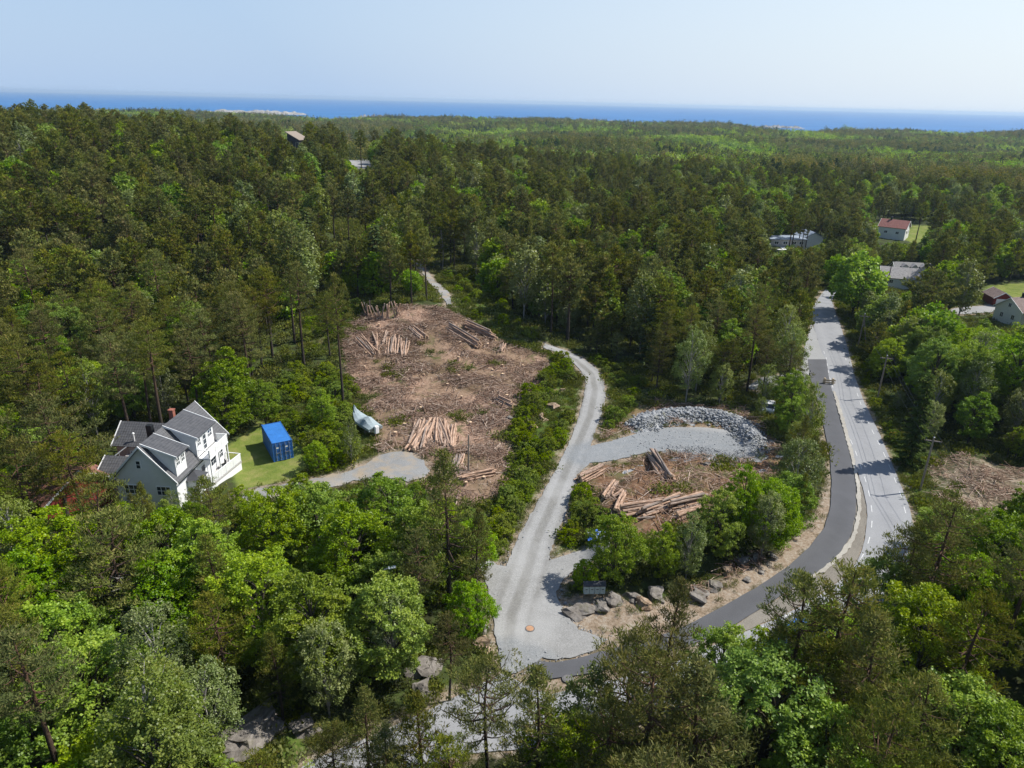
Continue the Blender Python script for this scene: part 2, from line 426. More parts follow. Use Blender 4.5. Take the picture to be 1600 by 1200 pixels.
def asphalt(name, base, var):
    t = NT(name); P = t.pos()
    fine, mid = t.noise(14, 4, .7, P), t.noise(.35, 5, .6, P)
    c = t.ramp(fine, [(.3, [x * .85 for x in base]), (.7, [x * 1.15 for x in base])])
    c = t.mix(t.ramp(mid, [(.35, (0, 0, 0)), (.7, (1, 1, 1))]), c, t.mix(1.0, c, (var, var, var), 'MULTIPLY'))
    # long tyre-polished bands follow the road
    w = t.ramp(t.math('MULTIPLY', t.math('PINGPONG', t.attr('d'), 1.6), .6), [(0, (.90, .90, .90)), (.5, (1.0, 1, 1)), (1, (1.07, 1.07, 1.06))])
    c = t.mix(1.0, c, w, 'MULTIPLY')
    return t.surf(c, .85, .3, t.bump(fine, .3, .02))
M['asphalt'] = asphalt('worn_asphalt', (.255, .257, .263), 1.10)
M['asphalt_new'] = asphalt('new_asphalt', (.088, .089, .095), 1.16)
M['asphalt_side'] = asphalt('pale_asphalt', (.27, .27, .265), 1.1)
M['paint'] = simple('road_paint', (.56, .56, .55), .7, .25, 9)
def rockmat(name, cols):
    t = NT(name); o = t.pos()
    n = t.noise(1.6, 7, .65, o, .6); f = t.noise(9, 5, .7, o)
    c = t.ramp(n, [(.28, cols[0]), (.5, cols[1]), (.72, cols[2])])
    c = t.mix(t.ramp(t.noise(.9, 4, .6, o), [(.55, (0, 0, 0)), (.75, (.7, .7, .7))]), c, (.13, .125, .055))
    return t.surf(c, .9, .25, t.bump(f, .7, .06))
M['rock'] = rockmat('grey_rock', [(.085, .075, .065), (.185, .165, .145), (.30, .275, .245)])
M['rubble'] = rockmat('blasted_stone', [(.13, .136, .142), (.27, .277, .282), (.44, .443, .443)])
M['soilrock'] = rockmat('earthy_bank', [(.20, .13, .08), (.33, .235, .16), (.46, .36, .27)])

def logmat():
    t = NT('peeling_log_bark')
    tc = t.n('ShaderNodeTexCoord'); mp = t.n('ShaderNodeMapping'); mp.inputs['Scale'].default_value = (6, 6, 1.1)
    t.l(tc.outputs['Object'], mp.inputs[0])
    n = t.noise(1.6, 6, .65, mp.outputs[0])
    rnd = t.n('ShaderNodeObjectInfo').outputs['Random']
    bark = t.ramp(n, [(.3, (.145, .088, .060)), (.48, (.37, .238, .162)), (.62, (.53, .372, .272)), (.8, (.64, .51, .405))])
    grey = t.ramp(n, [(.3, (.10, .085, .075)), (.6, (.26, .225, .20)), (.8, (.40, .37, .34))])
    c = t.mix(t.ramp(rnd, [(.5, (0, 0, 0)), (.9, (.85, .85, .85))]), bark, grey)
    return t.surf(c, .85, .2, t.bump(n, .4, .03))
M['log'] = logmat()
M['cut'] = simple('sawn_wood', (.66, .47, .30), .8, .2, 8)
def stickmat():
    t = NT('broken_branches')
    c = t.ramp(t.attr('v'), [(0, (.085, .055, .038)), (.3, (.20, .125, .085)), (.6, (.36, .24, .175)), (.85, (.48, .37, .29)), (1, (.62, .50, .40))])
    return t.surf(c, .9, .1)
M['stick'] = stickmat()
# ------------------------------------------------------------------ the ground as one sheet
def axis(lo, hi, step, far_lo, far_hi, grow=1.07):
    a = list(np.arange(lo, hi + 1e-6, step))
    s, x = step, hi
    while x < far_hi: s *= grow; x += s; a.append(x)
    s, x = step, lo
    while x > far_lo: s *= grow; x -= s; a.insert(0, x)
    return np.array(a)
gx, gy = axis(-125, 140, 1.0, -5200, 5600), axis(12, 215, 1.0, -260, 4600)
GX, GY = np.meshgrid(gx, gy)
GZ = hfull(GX.ravel(), GY.ravel()).reshape(GX.shape)
def inner(poly, w=1.5): return sm(-w, w, sdf(GX.ravel(), GY.ravel(), poly))
rough = inner(CLEAR, 3)
micro = np.array([mnoise.noise(Vector((x * .8, y * .8, 0))) if k > .02 else 0 for x, y, k in zip(GX.ravel(), GY.ravel(), np.maximum(rough, inner(EARTH)))])
padk = sm(0.3, 1.8, -paved_dist(GX.ravel(), GY.ravel()))
GZ = GZ + (micro * .38 * np.maximum(rough, inner(EARTH)) * padk).reshape(GZ.shape)
V = np.stack([GX, GY, GZ], -1).reshape(-1, 3)
nx, ny = len(gx), len(gy)
ii = (np.arange(ny - 1)[:, None] * nx + np.arange(nx - 1)[None, :]).ravel()
F = np.stack([ii, ii + 1, ii + nx + 1, ii + nx], 1)
grass = np.zeros(len(V))
for p in GRASS + FIELD: grass = np.maximum(grass, inner(p, 2.0))
far_g = sm(420, 700, np.hypot(V[:, 0], V[:, 1])) * .8
m1 = np.stack([np.maximum(rough, .42 * inner(CUTR, 3)), np.maximum(grass, far_g), np.maximum(inner(LAWN, 1.0), 0.85 * np.maximum.reduce([inner(p, 3) for p in FIELD[:3]])), np.ones(len(V))], 1)
road_rim = sm(-2.4, -.2, paved_dist(V[:, 0], V[:, 1]))
coast = sm(-15.5, -18.5, V[:, 2]) * sm(2000, 2300, np.hypot(V[:, 0], V[:, 1]))
m2 = np.stack([np.maximum.reduce([inner(SAND, 1.5), inner(DIVID, .8), road_rim * .62, .56 * inner(CUTR, 2.5)]), inner(EARTH, 2.0), coast, np.ones(len(V))], 1)
ground = link('ground', npmesh('ground', V, F, True, {'mask': ('POINT', 'FLOAT_COLOR', m1), 'mask2': ('POINT', 'FLOAT_COLOR', m2)}), None, M['ground'])
tag(ground, 'forest floor with a brown felled clearing and grass verges', 'ground', kind='structure')

def drape(name, poly, off, mat, step=1.2, jit=0.0, line=None, parent=None):
    pts = []
    n = len(poly)
    for i in range(n):
        a, b = Vector(poly[i][:2]), Vector(poly[(i + 1) % n][:2])
        k = max(1, int((b - a).length / step))
        for j in range(k):
            p = a.lerp(b, j / k)
            if jit: p = p + Vector((random.uniform(-jit, jit), random.uniform(-jit, jit)))
            pts.append(p)
    A = np.array(pts)
    xs = np.arange(A[:, 0].min(), A[:, 0].max(), step); ys = np.arange(A[:, 1].min(), A[:, 1].max(), step)
    X, Y = np.meshgrid(xs, ys); X, Y = X.ravel(), Y.ravel()
    ok = sdf(X, Y, A) > step * .45
    vin = pts + [Vector((a, b)) for a, b in zip(X[ok], Y[ok])]
    m = len(pts)
    r = geometry.delaunay_2d_cdt(vin, [(i, (i + 1) % m) for i in range(m)], [], 1, 1e-4)
    v2 = np.array([(v.x, v.y) for v in r[0]])
    z = hfull(v2[:, 0], v2[:, 1]) + off + .05
    F = np.array([f for f in r[2] if len(f) == 3])
    # all faces up
    a, b, c = v2[F[:, 0]], v2[F[:, 1]], v2[F[:, 2]]
    flip = ((b - a)[:, 0] * (c - a)[:, 1] - (b - a)[:, 1] * (c - a)[:, 0]) < 0
    F[flip] = F[flip][:, ::-1]
    d = line_dist(v2[:, 0], v2[:, 1], line) if line else np.full(len(v2), 2.2)
    sp_ = np.zeros(len(v2))
    if name == 'gravel_road':
        sp_ = sm(4.2, 2.2, line_dist(v2[:, 0], v2[:, 1], SPUR[1:])) * .9
        mouth = W([(770, 1005), (800, 1045), (850, 1030), (830, 1020), (800, 1010)])
        sp_ = np.maximum(sp_, .75 * sm(1.6, .3, line_dist(v2[:, 0], v2[:, 1], mouth)))
    return link(name, npmesh(name, np.column_stack([v2, z]), F, True, {'d': ('POINT', 'FLOAT', d), 'spur': ('POINT', 'FLOAT', sp_)}), parent, mat)

MAIN_MID = W([(1290, 490), (1305, 545), (1318, 590), (1338, 655), (1360, 715), (1382, 765), (1390, 800), (1390, 840), (1375, 880), (1345, 920), (1260, 972), (1140, 1028), (960, 1100), (800, 1125), (600, 1165)])
CYC_MID = W([(1277, 562), (1283, 600), (1297, 645), (1306, 685), (1314, 718), (1318, 755), (1317, 800), (1308, 830), (1288, 860), (1258, 888), (1208, 921), (1155, 952), (1108, 979), (1060, 1000), (1000, 1018), (920, 1040), (860, 1050)])
rd = tag(drape('gravel_road', GRAVEL, .05, M['gravel'], .5, .10, TRACK), 'pale gravel road with wheel tracks and a rubble spur', 'gravel road', kind='structure')
mr = tag(drape('asphalt_road', MAIN, .035, M['asphalt'], 1.2, 0.04, MAIN_MID), 'worn grey asphalt road with dashed white edge lines', 'road', kind='structure')
sd = tag(drape('side_road', SIDE, .06, M['asphalt_side'], 1.2, .06, None), 'pale side road that joins the main road', 'side road', kind='structure')
cy = tag(drape('cycle_path', CYCLE, .085, M['asphalt_new'], .9, .03, CYC_MID), 'dark new asphalt cycle path curving beside the road', 'cycle path', kind='structure')
dr = tag(drape('driveway', DRIVE, .05, M['gravel_blue'], 1.0, .42, None), 'grey gravel drive and turning place beside the lawn', 'driveway', kind='structure')
tag(drape('hill_track', HILLTRACK, .12, M['gravel'], 2.5, .3, None), 'bare gravel track high on the wooded hillside', 'track', kind='structure')
tag(drape('forest_road', UPROAD, .08, M['gravel_blue'], 1.4, .2, None), 'gravel road climbing into the forest behind the clearing', 'forest road', kind='structure')
tag(drape('house_drive', HOUSEDRIVE, .08, M['gravel'], 1.4, .15, None), 'pale gravel drive in front of the red garage', 'driveway', kind='structure')

DIVSTRIP = W([(1301, 612), (1305, 612), (1318, 652), (1328, 690), (1336, 722), (1343, 760), (1345, 798), (1339, 834), (1324, 864), (1292, 892), (1240, 922), (1236, 922), (1286, 890), (1314, 864), (1332, 835), (1339, 800), (1338, 760), (1331, 722), (1323, 691), (1312, 652)])
M['verge_fill'] = gravel_material('verge_fill', (.12, .108, .090), (.205, .185, .155), (.30, .275, .235))
tag(drape('gravel_verge', DIVID, .02, M['verge_fill'], .7, .06, None), 'brown gravel verge sloping from cycle path to road', 'verge', kind='structure')
M['pale_fill'] = gravel_material('pale_fill', (.24, .22, .185), (.36, .335, .29), (.48, .46, .41))
tag(drape('gravel_divider', DIVSTRIP, .14, M['pale_fill'], .5, .10, None), 'pale gravel strip between cycle path and road', 'divider', kind='structure')
# lane dashes: parts of the road
def ribbon(pts, w, off):
    vs, fs = [], []
    P = [Vector(p[:2]) for p in pts]
    Q = [P[0]]
    for a, b in zip(P[:-1], P[1:]):
        k = max(1, int((b - a).length / .8))
        Q += [a.lerp(b, (j + 1) / k) for j in range(k)]
    for i, p in enumerate(Q):
        t = (Q[min(i + 1, len(Q) - 1)] - Q[max(i - 1, 0)]).normalized(); n = Vector((-t.y, t.x)) * w / 2
        for q in (p - n, p + n):
            vs.append((q.x, q.y, hf(q.x, q.y) + off))
        if i: fs.append((2 * i - 2, 2 * i, 2 * i + 1, 2 * i - 1))
    return vs, fs
def dashes(px, w, dash, gap, parent, first=0.0):
    L = W(px); P = [Vector(p) for p in L]
    seg = [(b - a).length for a, b in zip(P[:-1], P[1:])]; tot = sum(seg)
    def atl(s):
        for a, b, l in zip(P[:-1], P[1:], seg):
            if s <= l: return a.lerp(b, s / l)
            s -= l
        return P[-1]
    s = first
    while s + dash < tot:
        vs, fs = ribbon([atl(s + dash * k / 4) for k in range(5)], w, .10)
        m = MB().add(vs, fs)
        link('lane_dash', m.mesh('lane_dash'), parent, M['paint'])
        s += dash + gap
LEFT_DASH = [(1287, 549), (1291, 560), (1295, 600 - 14), (1301, 605), (1308, 627), (1315, 650), (1322, 672), (1335, 702), (1347, 735), (1354, 757), (1360, 781), (1363, 806), (1361, 832), (1354, 857), (1336, 890), (1300, 922), (1230, 962), (1120, 1012)]
RIGHT_DASH = [(1318, 550), (1327, 580), (1345, 632), (1358, 664), (1380, 707), (1391, 732), (1399, 752), (1408, 776), (1415, 802), (1420, 826), (1419, 856), (1404, 900), (1370, 948), (1300, 996)]
dashes(LEFT_DASH, .09, 1.5, 2.1, mr); dashes(RIGHT_DASH, .09, 1.5, 2.1, mr)
# dark joint lines along the cycle path
for off_px in (-1, 1):
    pass

# sea and bare islets
SEA_Z = -21.0
sv = []; sf = []
rr = [1200, 2200, 3200, 5000, 9000, 16000, 30000]
na = 96
for r in rr:
    for k in range(na): sv.append((r * math.sin(2 * math.pi * k / na), r * math.cos(2 * math.pi * k / na), SEA_Z))
for i in range(len(rr) - 1):
    for k in range(na):
        q = (k + 1) % na
        sf.append((i * na + q, i * na + k, (i + 1) * na + k, (i + 1) * na + q))
t = NT('sea_water'); P = t.pos()
w = t.noise(.004, 4, .6, P); w2 = t.noise(.05, 5, .7, P)
c = t.ramp(w, [(.35, (.010, .110, .300)), (.65, (.018, .150, .370))])
M['sea'] = t.surf(c, .55, .22, t.bump(w2, .5, 2.0))
me = bpy.data.meshes.new('sea'); me.from_pydata(sv, [], sf)
tag(link('sea', me, None, M['sea']), 'open blue sea reaching to the horizon', 'sea', kind='structure')

def islet(px0, px1, py, dist, height, label, seed):
    """bare rock island of true size lying off the coast"""
    a, b = ray(px0, py), ray(px1, py)
    a2, b2 = Vector((a.x, a.y)).normalized() * dist, Vector((b.x, b.y)).normalized() * dist
    c = (a2 + b2) / 2; L = (b2 - a2).length / 2; ang = math.atan2(b2.y - a2.y, b2.x - a2.x)
    n = 40; vs = []; fs = []
    for j in range(13):
        for i in range(n + 1):
            u, v = i / n * 2 - 1, j / 12 * 2 - 1
            e = max(0, 1 - u * u) ** .5 * max(0, 1 - v * v) ** .6
            z = height * e * (.55 + .9 * mnoise.noise(Vector((u * 6 + seed, v * 3, seed))) + .4 * mnoise.noise(Vector((u * 15, v * 6, seed)))) - 1.2
            x, y = u * L, v * L * .28
            vs.append((c.x + x * math.cos(ang) - y * math.sin(ang), c.y + x * math.sin(ang) + y * math.cos(ang), SEA_Z + z))
    for j in range(12):
        for i in range(n):
            k = j * (n + 1) + i
            fs.append((k, k + 1, k + n + 2, k + n + 1))
    me = bpy.data.meshes.new('rocky_island'); me.from_pydata(vs, [], fs)
    tag(link('rocky_island', me, None, M['isle']), label, 'island', kind='structure')
M['isle'] = rockmat('bare_coastal_rock', [(.20, .185, .165), (.31, .29, .265), (.44, .42, .385)])
islet(312, 480, 178, 2950, 17, 'long pale bare rock islet lying off the coast', 1.0)
islet(552, 612, 184, 2500, 16, 'small pale skerry just beyond the wooded shore', 4.0)
islet(60, 190, 170, 2900, 12, 'low pale skerry behind the left wooded ridge', 7.0)
islet(882, 985, 191, 2500, 17, 'rocky islet beyond the forest middle of the horizon', 9.0)
islet(1030, 1135, 192, 2600, 14, 'low pale rock strip along the far shore', 12.0)
islet(1180, 1260, 194, 2700, 11, 'lowest rock strip off the far shore toward the bright sky', 15.0)

# ------------------------------------------------------------------ leaf cards and trees
def unit(a): return a / (np.linalg.norm(a, axis=-1, keepdims=True) + 1e-9)
def quads(p, d, nrm, L, Wd):
    """quad leaves: start p, along d, facing nrm, length L, width Wd"""
    s = unit(np.cross(d, nrm)); L = np.asarray(L)[:, None]; Wd = np.asarray(Wd)[:, None]
    a = p - s * Wd * .30; b = p + s * Wd * .30
    c = p + d * L * .62 + s * Wd * .5 ; e = p + d * L * .55 - s * Wd * .5
    tip = p + d * L
    # kite: base, side, tip, side
    return np.stack([p, c, tip, e], 1).reshape(-1, 3)

def rdir(n, rng): return unit(rng.normal(size=(n, 3)))

def skel(tubes, sides=6):
    V, F = [], []; b = 0
    for pts, rad in tubes:
        pts = np.asarray(pts, float); rad = np.asarray(rad, float); n = len(pts)
        tg = unit(np.gradient(pts, axis=0))
        up = np.where(np.abs(tg[:, 2:3]) > .95, np.array([[1., 0, 0]]), np.array([[0., 0, 1.]]))
        a = unit(np.cross(tg, up)); c = np.cross(tg, a)
        w = np.arange(sides) * 2 * math.pi / sides
        ring = pts[:, None] + (a[:, None] * np.cos(w)[None, :, None] + c[:, None] * np.sin(w)[None, :, None]) * rad[:, None, None]
        V.append(ring.reshape(-1, 3))
        for i in range(n - 1):
            for k in range(sides):
                q = (k + 1) % sides
                F.append((b + i * sides + k, b + i * sides + q, b + (i + 1) * sides + q, b + (i + 1) * sides + k))
        b += n * sides
    return np.concatenate(V), np.array(F)

def pine(seed, H, cb, rad, nb, tuft_n, card, umbrella=.5, tufts=5, lean=.5):
    rng = np.random.default_rng(seed)
    ph = rng.uniform(0, 6.28)
    tz = np.linspace(-.6, H, 9)
    bend = lean * np.sin(np.clip(tz / H, 0, 1) * 2.4 + ph) * np.clip(tz / H, 0, 1)
    tx, ty = bend * math.cos(ph), bend * math.sin(ph)
    r0 = .0135 * H
    tubes = [(np.stack([tx, ty, tz], 1), r0 * (1 - np.clip(tz / H, 0, 1)) ** .8 + .025)]
    P, D, N, L, Wd, Vv = [], [], [], [], [], []
    def tuft(c, r, out, v0):
        n = tuft_n
        d = rdir(n, rng); d[:, 2] = np.abs(d[:, 2]) * .9 + .05; d += out * .5; d = unit(d)
        q = rdir(n, rng) * (rng.random((n, 1)) ** .5) * r * np.array([1, 1, .45])
        P.append(c + q); D.append(d)
        nn = rdir(n, rng) * .75 + q / r * .8 + out * .25; nn[:, 2] += .55; N.append(unit(nn))
        L.append(card[0] * rng.uniform(.7, 1.3, n)); Wd.append(card[1] * rng.uniform(.7, 1.3, n))
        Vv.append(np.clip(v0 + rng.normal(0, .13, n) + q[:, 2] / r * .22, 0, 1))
    for i in range(nb):
        t = (i + rng.uniform(0, .8)) / nb
        z = H * (cb + (0.985 - cb) * t)
        prof = (math.sin(math.pi * min(1, .18 + .82 * (t ** (.75)))) ** .6) * (1 - umbrella * 0) if umbrella > .4 else (1.05 - t) ** .85
        if umbrella > .4: prof = (.40 + .60 * math.sin(math.pi * (.14 + .72 * t))) * (1 - .72 * max(0, t - .55) / .45)
        ln = rad * prof * rng.uniform(.45, 1.22)
        az = i * 2.399 + rng.uniform(-.5, .5)
        o = np.array([math.cos(az), math.sin(az), 0])
        base = np.array([np.interp(z, tz, tx), np.interp(z, tz, ty), z])
        rise = rng.uniform(.0, .30) + (.30 * t)
        s = np.linspace(0, 1, 5)
        path = base + o * ln * s[:, None] + np.array([0, 0, 1]) * (ln * rise * s ** 1.5 - .12 * ln * np.sin(s * math.pi))[:, None]
        path[1:] += rng.normal(0, .07 * ln / 2, (4, 3))
        tubes.append((path, (.055 * (1 - .6 * t)) * (ln / 2.2) * (1 - s) ** .8 + .012))
        nt = max(2, int(tufts * ln / rad + .5))
        v0 = rng.uniform(.25, .62)
        for k in range(nt):
            ss = 1 - .62 * (k / nt) ** 1.1
            c = np.array([np.interp(ss, s, path[:, j]) for j in range(3)])
            side = np.array([-o[1], o[0], 0]) * rng.normal(0, .26 * ln * (1.15 - ss + .35))
            c = c + side + np.array([0, 0, rng.uniform(-.05, .3)])
            tuft(c, rng.uniform(.30, .56) * (rad / 2.4) ** .5, o * .5 + np.array([0, 0, .6]), v0 + rng.uniform(-.1, .12))
    for k in range(4):
        tuft(np.array([tx[-1], ty[-1], H - .45 * k + .1]) + rng.normal(0, .12 + .09 * k, 3), .3 + .09 * k, np.array([0, 0, .8]), .6)
    P, D, N = map(np.concatenate, (P, D, N)); L, Wd, Vv = map(np.concatenate, (L, Wd, Vv))
    return skel(tubes, 6), (quads(P, D, N, L, Wd), Vv)

def leafy(seed, H, rad, base, nclump, nros, nleaf, card, clump_r=1.05, droop=0.0, trunk_r=None, gaps=.2, top=1.0, multi=5):
    rng = np.random.default_rng(seed)
    trunk_r = trunk_r or .011 * H + .05
    cz, rz = H * (base + 1) / 2, H * (1 - base) / 2
    lobes = rng.normal(size=(5, 3)); lobes = unit(lobes)
    cl = []
    tries = 0
    while len(cl) < nclump and tries < 9000:
        tries += 1
        d = rdir(1, rng)[0]
        rr = rng.uniform(.45, 1.0) ** .55
        wob = 1 + .26 * max(float(np.max(lobes @ d)) - .5, -.4)
        p = np.array([d[0] * rad * wob, d[1] * rad * wob, d[2] * rz * (wob if d[2] > 0 else 1)]) * rr
        if d[2] > 0: p[:2] *= (1 - .35 * d[2] ** 2) ** top
        if any(np.linalg.norm((p - q) / np.array([1, 1, .85])) < clump_r * .86 for q, _ in cl): continue
        cl.append((p, d))
    cen = np.array([0, 0, cz])
    tubes = []
    ph = rng.uniform(0, 6.28)
    zt = np.linspace(-.5, H * .86, 7); kk = np.clip(zt / H, 0, 1)
    bx, by = .35 * np.sin(kk * 3 + ph) * kk * rad / 3, .35 * np.cos(kk * 2.6 + ph) * kk * rad / 3
    tubes.append((np.stack([bx, by, zt], 1), trunk_r * (1 - kk) ** .9 + .02))
    P, D, N, L, Wd, Vv = [], [], [], [], [], []
    for i, (p, d) in enumerate(cl):
        c = cen + p
        if i % 2 == 0 or i < multi * 3:
            zb = min(max(c[2] - .5 * np.linalg.norm(p[:2]) - .4 * rz, H * base * .55), H * .8)
            s = np.linspace(0, 1, 4)
            b0 = np.array([np.interp(zb, zt, bx), np.interp(zb, zt, by), zb])
            path = b0 + (c - b0) * s[:, None] + np.array([0, 0, .35]) * np.sin(s * math.pi)[:, None]
            tubes.append((path, (trunk_r * .36) * (1 - s) ** .7 + .012))
        v0 = rng.uniform(.3, .62)
        cr = clump_r * rng.uniform(.6, 1.35)
        out = unit(p / np.array([rad, rad, rz]) + np.array([0, 0, .35]))
        for k in range(nros):
            q = rdir(1, rng)[0]
            q = unit(q + out * .55)
            rc = c + q * cr * np.array([1, 1, .8]) * rng.uniform(.55, 1.05)
            if rng.random() < gaps: continue
            n = nleaf
            dd = rdir(n, rng); dd = unit(dd + q * .45 + np.array([0, 0, .12 - droop]))
            off = rdir(n, rng) * rng.random((n, 1)) ** .4 * .30 * cr * np.array([1, 1, .6 + droop * 1.6])
            off[:, 2] -= droop * rng.random(n) * cr * .9
            P.append(rc + off); D.append(dd)
            nn = unit(rdir(n, rng) * .8 + q * .6 + np.array([0, 0, .8])); N.append(nn)
            L.append(card[0] * rng.uniform(.7, 1.3, n)); Wd.append(card[1] * rng.uniform(.7, 1.3, n))
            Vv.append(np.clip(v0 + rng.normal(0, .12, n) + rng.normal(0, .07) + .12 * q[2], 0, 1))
    P, D, N = map(np.concatenate, (P, D, N)); L, Wd, Vv = map(np.concatenate, (L, Wd, Vv))
    return skel(tubes, 6), (quads(P, D, N, L, Wd), Vv)

def spruce(seed, H, rad, nb, per, card):
    rng = np.random.default_rng(seed)
    tz = np.linspace(-.4, H, 6)
    tubes = [(np.stack([0 * tz, 0 * tz, tz], 1), .012 * H * (1 - np.clip(tz / H, 0, 1)) + .02)]
    P, D, N, L, Wd, Vv = [], [], [], [], [], []
    for i in range(nb):
        t = (i / nb) ** .9
        z = H * (.06 + .93 * t); ln = rad * (1.03 - t) ** .8 * rng.uniform(.75, 1.15); az = i * 2.399
        o = np.array([math.cos(az), math.sin(az), 0]); side = np.array([-o[1], o[0], 0])
        n = max(8, int(per * ln / rad))
        s = rng.random(n) ** .7
        p = np.array([0, 0, z]) + o * (ln * s)[:, None] + side * (rng.normal(0, .16, n) * ln * (1.1 - s))[:, None]
        p[:, 2] += -.28 * ln * s + .14 * ln * s ** 3 + rng.normal(0, .06, n)
        P.append(p); dd = unit(o * .8 + side * rng.normal(0, .6, n)[:, None] + np.array([0, 0, -.25])); D.append(dd)
        N.append(unit(rdir(n, rng) * .5 + np.array([0, 0, 1.])))
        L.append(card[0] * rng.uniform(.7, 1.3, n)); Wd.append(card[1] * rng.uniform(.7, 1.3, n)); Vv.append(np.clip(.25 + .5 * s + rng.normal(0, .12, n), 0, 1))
    P, D, N = map(np.concatenate, (P, D, N)); L, Wd, Vv = map(np.concatenate, (L, Wd, Vv))
    return skel(tubes, 6), (quads(P, D, N, L, Wd), Vv)

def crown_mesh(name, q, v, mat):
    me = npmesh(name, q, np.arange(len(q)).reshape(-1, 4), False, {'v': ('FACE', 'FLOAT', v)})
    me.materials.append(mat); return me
def trunk_mesh(name, sk, mat):
    me = npmesh(name, sk[0], sk[1], True); me.materials.append(mat); return me
class Proto:
    def __init__(s, kind, built, leaf, bark, H, rad, base):
        (sk, (q, v)) = built
        s.kind, s.H, s.rad, s.base = kind, H, rad, base
        s.sk, s.q, s.v, s.leaf, s.bark = sk, q, v, leaf, bark
        s.crown = crown_mesh(kind + '_crown', q, v, M[leaf]); s.trunk = trunk_mesh(kind + '_trunk', sk, M[bark])
    def joined(s, name):
        """trunk and crown in one mesh, for the masses that copies fill"""
        nq = len(s.q)
        me = npmesh(name, np.concatenate([s.q, s.sk[0]]), np.concatenate([np.arange(nq).reshape(-1, 4), s.sk[1] + nq]), False,
                    {'v': ('FACE', 'FLOAT', np.concatenate([s.v, np.zeros(len(s.sk[1]))]))})
        me.materials.append(M[s.leaf]); me.materials.append(M[s.bark])
        mi = np.zeros(nq // 4 + len(s.sk[1]), np.int32); mi[nq // 4:] = 1
        me.polygons.foreach_set('material_index', mi)
        return me

PN = dict(tuft_n=36, card=(.31, .062)); PM = dict(tuft_n=13, card=(.50, .20))
def pines(k):
    return [Proto('pine_tree', pine(101, 13.5, .50, 2.7, 40, umbrella=.6, tufts=6, **k), 'pine', 'bark_pine', 13.5, 2.7, .48),
            Proto('pine_tree', pine(102, 12.5, .42, 2.5, 44, umbrella=.6, tufts=5, lean=.8, **k), 'pine', 'bark_pine', 12.5, 2.5, .40),
            Proto('pine_tree', pine(103, 11.5, .26, 2.6, 54, umbrella=.2, tufts=5, **k), 'pine', 'bark_pine', 11.5, 2.6, .25),
            Proto('pine_tree', pine(104, 14.5, .58, 2.4, 34, umbrella=.6, tufts=6, lean=.3, **k), 'pine', 'bark_pine', 14.5, 2.4, .56),
            Proto('pine_tree', pine(105, 10.0, .30, 2.9, 44, umbrella=.7, tufts=6, lean=1.1, **k), 'pine', 'bark_pine', 10.0, 2.9, .28)]
PINE_N, PINE_M = pines(PN), pines(PM)
def broads(f):
    nl, card = f
    return [Proto('broadleaf_tree', leafy(201, 10.0, 3.3, .18, 62, 15, nl, card), 'broad', 'bark_broad', 10.0, 3.5, .15),
            Proto('broadleaf_tree', leafy(202, 9.0, 2.7, .15, 50, 15, nl, card, 1.0), 'broad', 'bark_broad', 9.0, 2.9, .12),
            Proto('broadleaf_tree', leafy(203, 11.0, 3.0, .22, 62, 15, nl, card, 1.0), 'broad', 'bark_broad', 11.0, 3.2, .2),
            Proto('broadleaf_tree', leafy(204, 7.5, 2.9, .12, 46, 15, nl, card, 1.05), 'broad', 'bark_broad', 7.5, 3.1, .1)]
BROAD_N, BROAD_M = broads((34, (.175, .135))), broads((6, (.48, .38)))
def birches(f):
    nl, card = f
    return [Proto('birch_tree', leafy(301, 11.0, 2.1, .18, 60, 13, nl, card, .80, .35, .10, .2, .4), 'birch', 'bark_birch', 11.0, 2.2, .16),
            Proto('birch_tree', leafy(302, 9.0, 1.8, .15, 46, 13, nl, card, .78, .30, .09, .2, .4), 'birch', 'bark_birch', 9.0, 1.9, .14),
            Proto('birch_tree', leafy(303, 12.5, 2.4, .22, 66, 13, nl, card, .85, .40, .12, .22, .4), 'birch', 'bark_birch', 12.5, 2.5, .2)]
BIRCH_N, BIRCH_M = birches((17, (.18, .12))), birches((5, (.42, .28)))
SPRUCE_N = [Proto('spruce_tree', spruce(401, 12.0, 2.5, 110, 130, (.42, .16)), 'spruce', 'bark_pine', 12.0, 2.5, .05)]
SPRUCE_M = [Proto('spruce_tree', spruce(401, 12.0, 2.5, 80, 50, (.7, .34)), 'spruce', 'bark_pine', 12.0, 2.5, .05)]
SHRUB = [Proto('shrub', leafy(501, 1.9, 1.0, .02, 16, 9, 15, (.20, .12), .55, -.1, .03, .1), 'shrub', 'bark_broad', 1.9, 1.0, 0),
         Proto('shrub', leafy(502, 2.6, 1.1, .03, 20, 9, 15, (.20, .12), .55, -.15, .03, .1), 'shrub', 'bark_broad', 2.6, 1.1, 0),
         Proto('shrub', leafy(503, 1.4, 1.2, .02, 16, 9, 15, (.20, .13), .55, -.1, .03, .1), 'shrub', 'bark_broad', 1.4, 1.2, 0)]
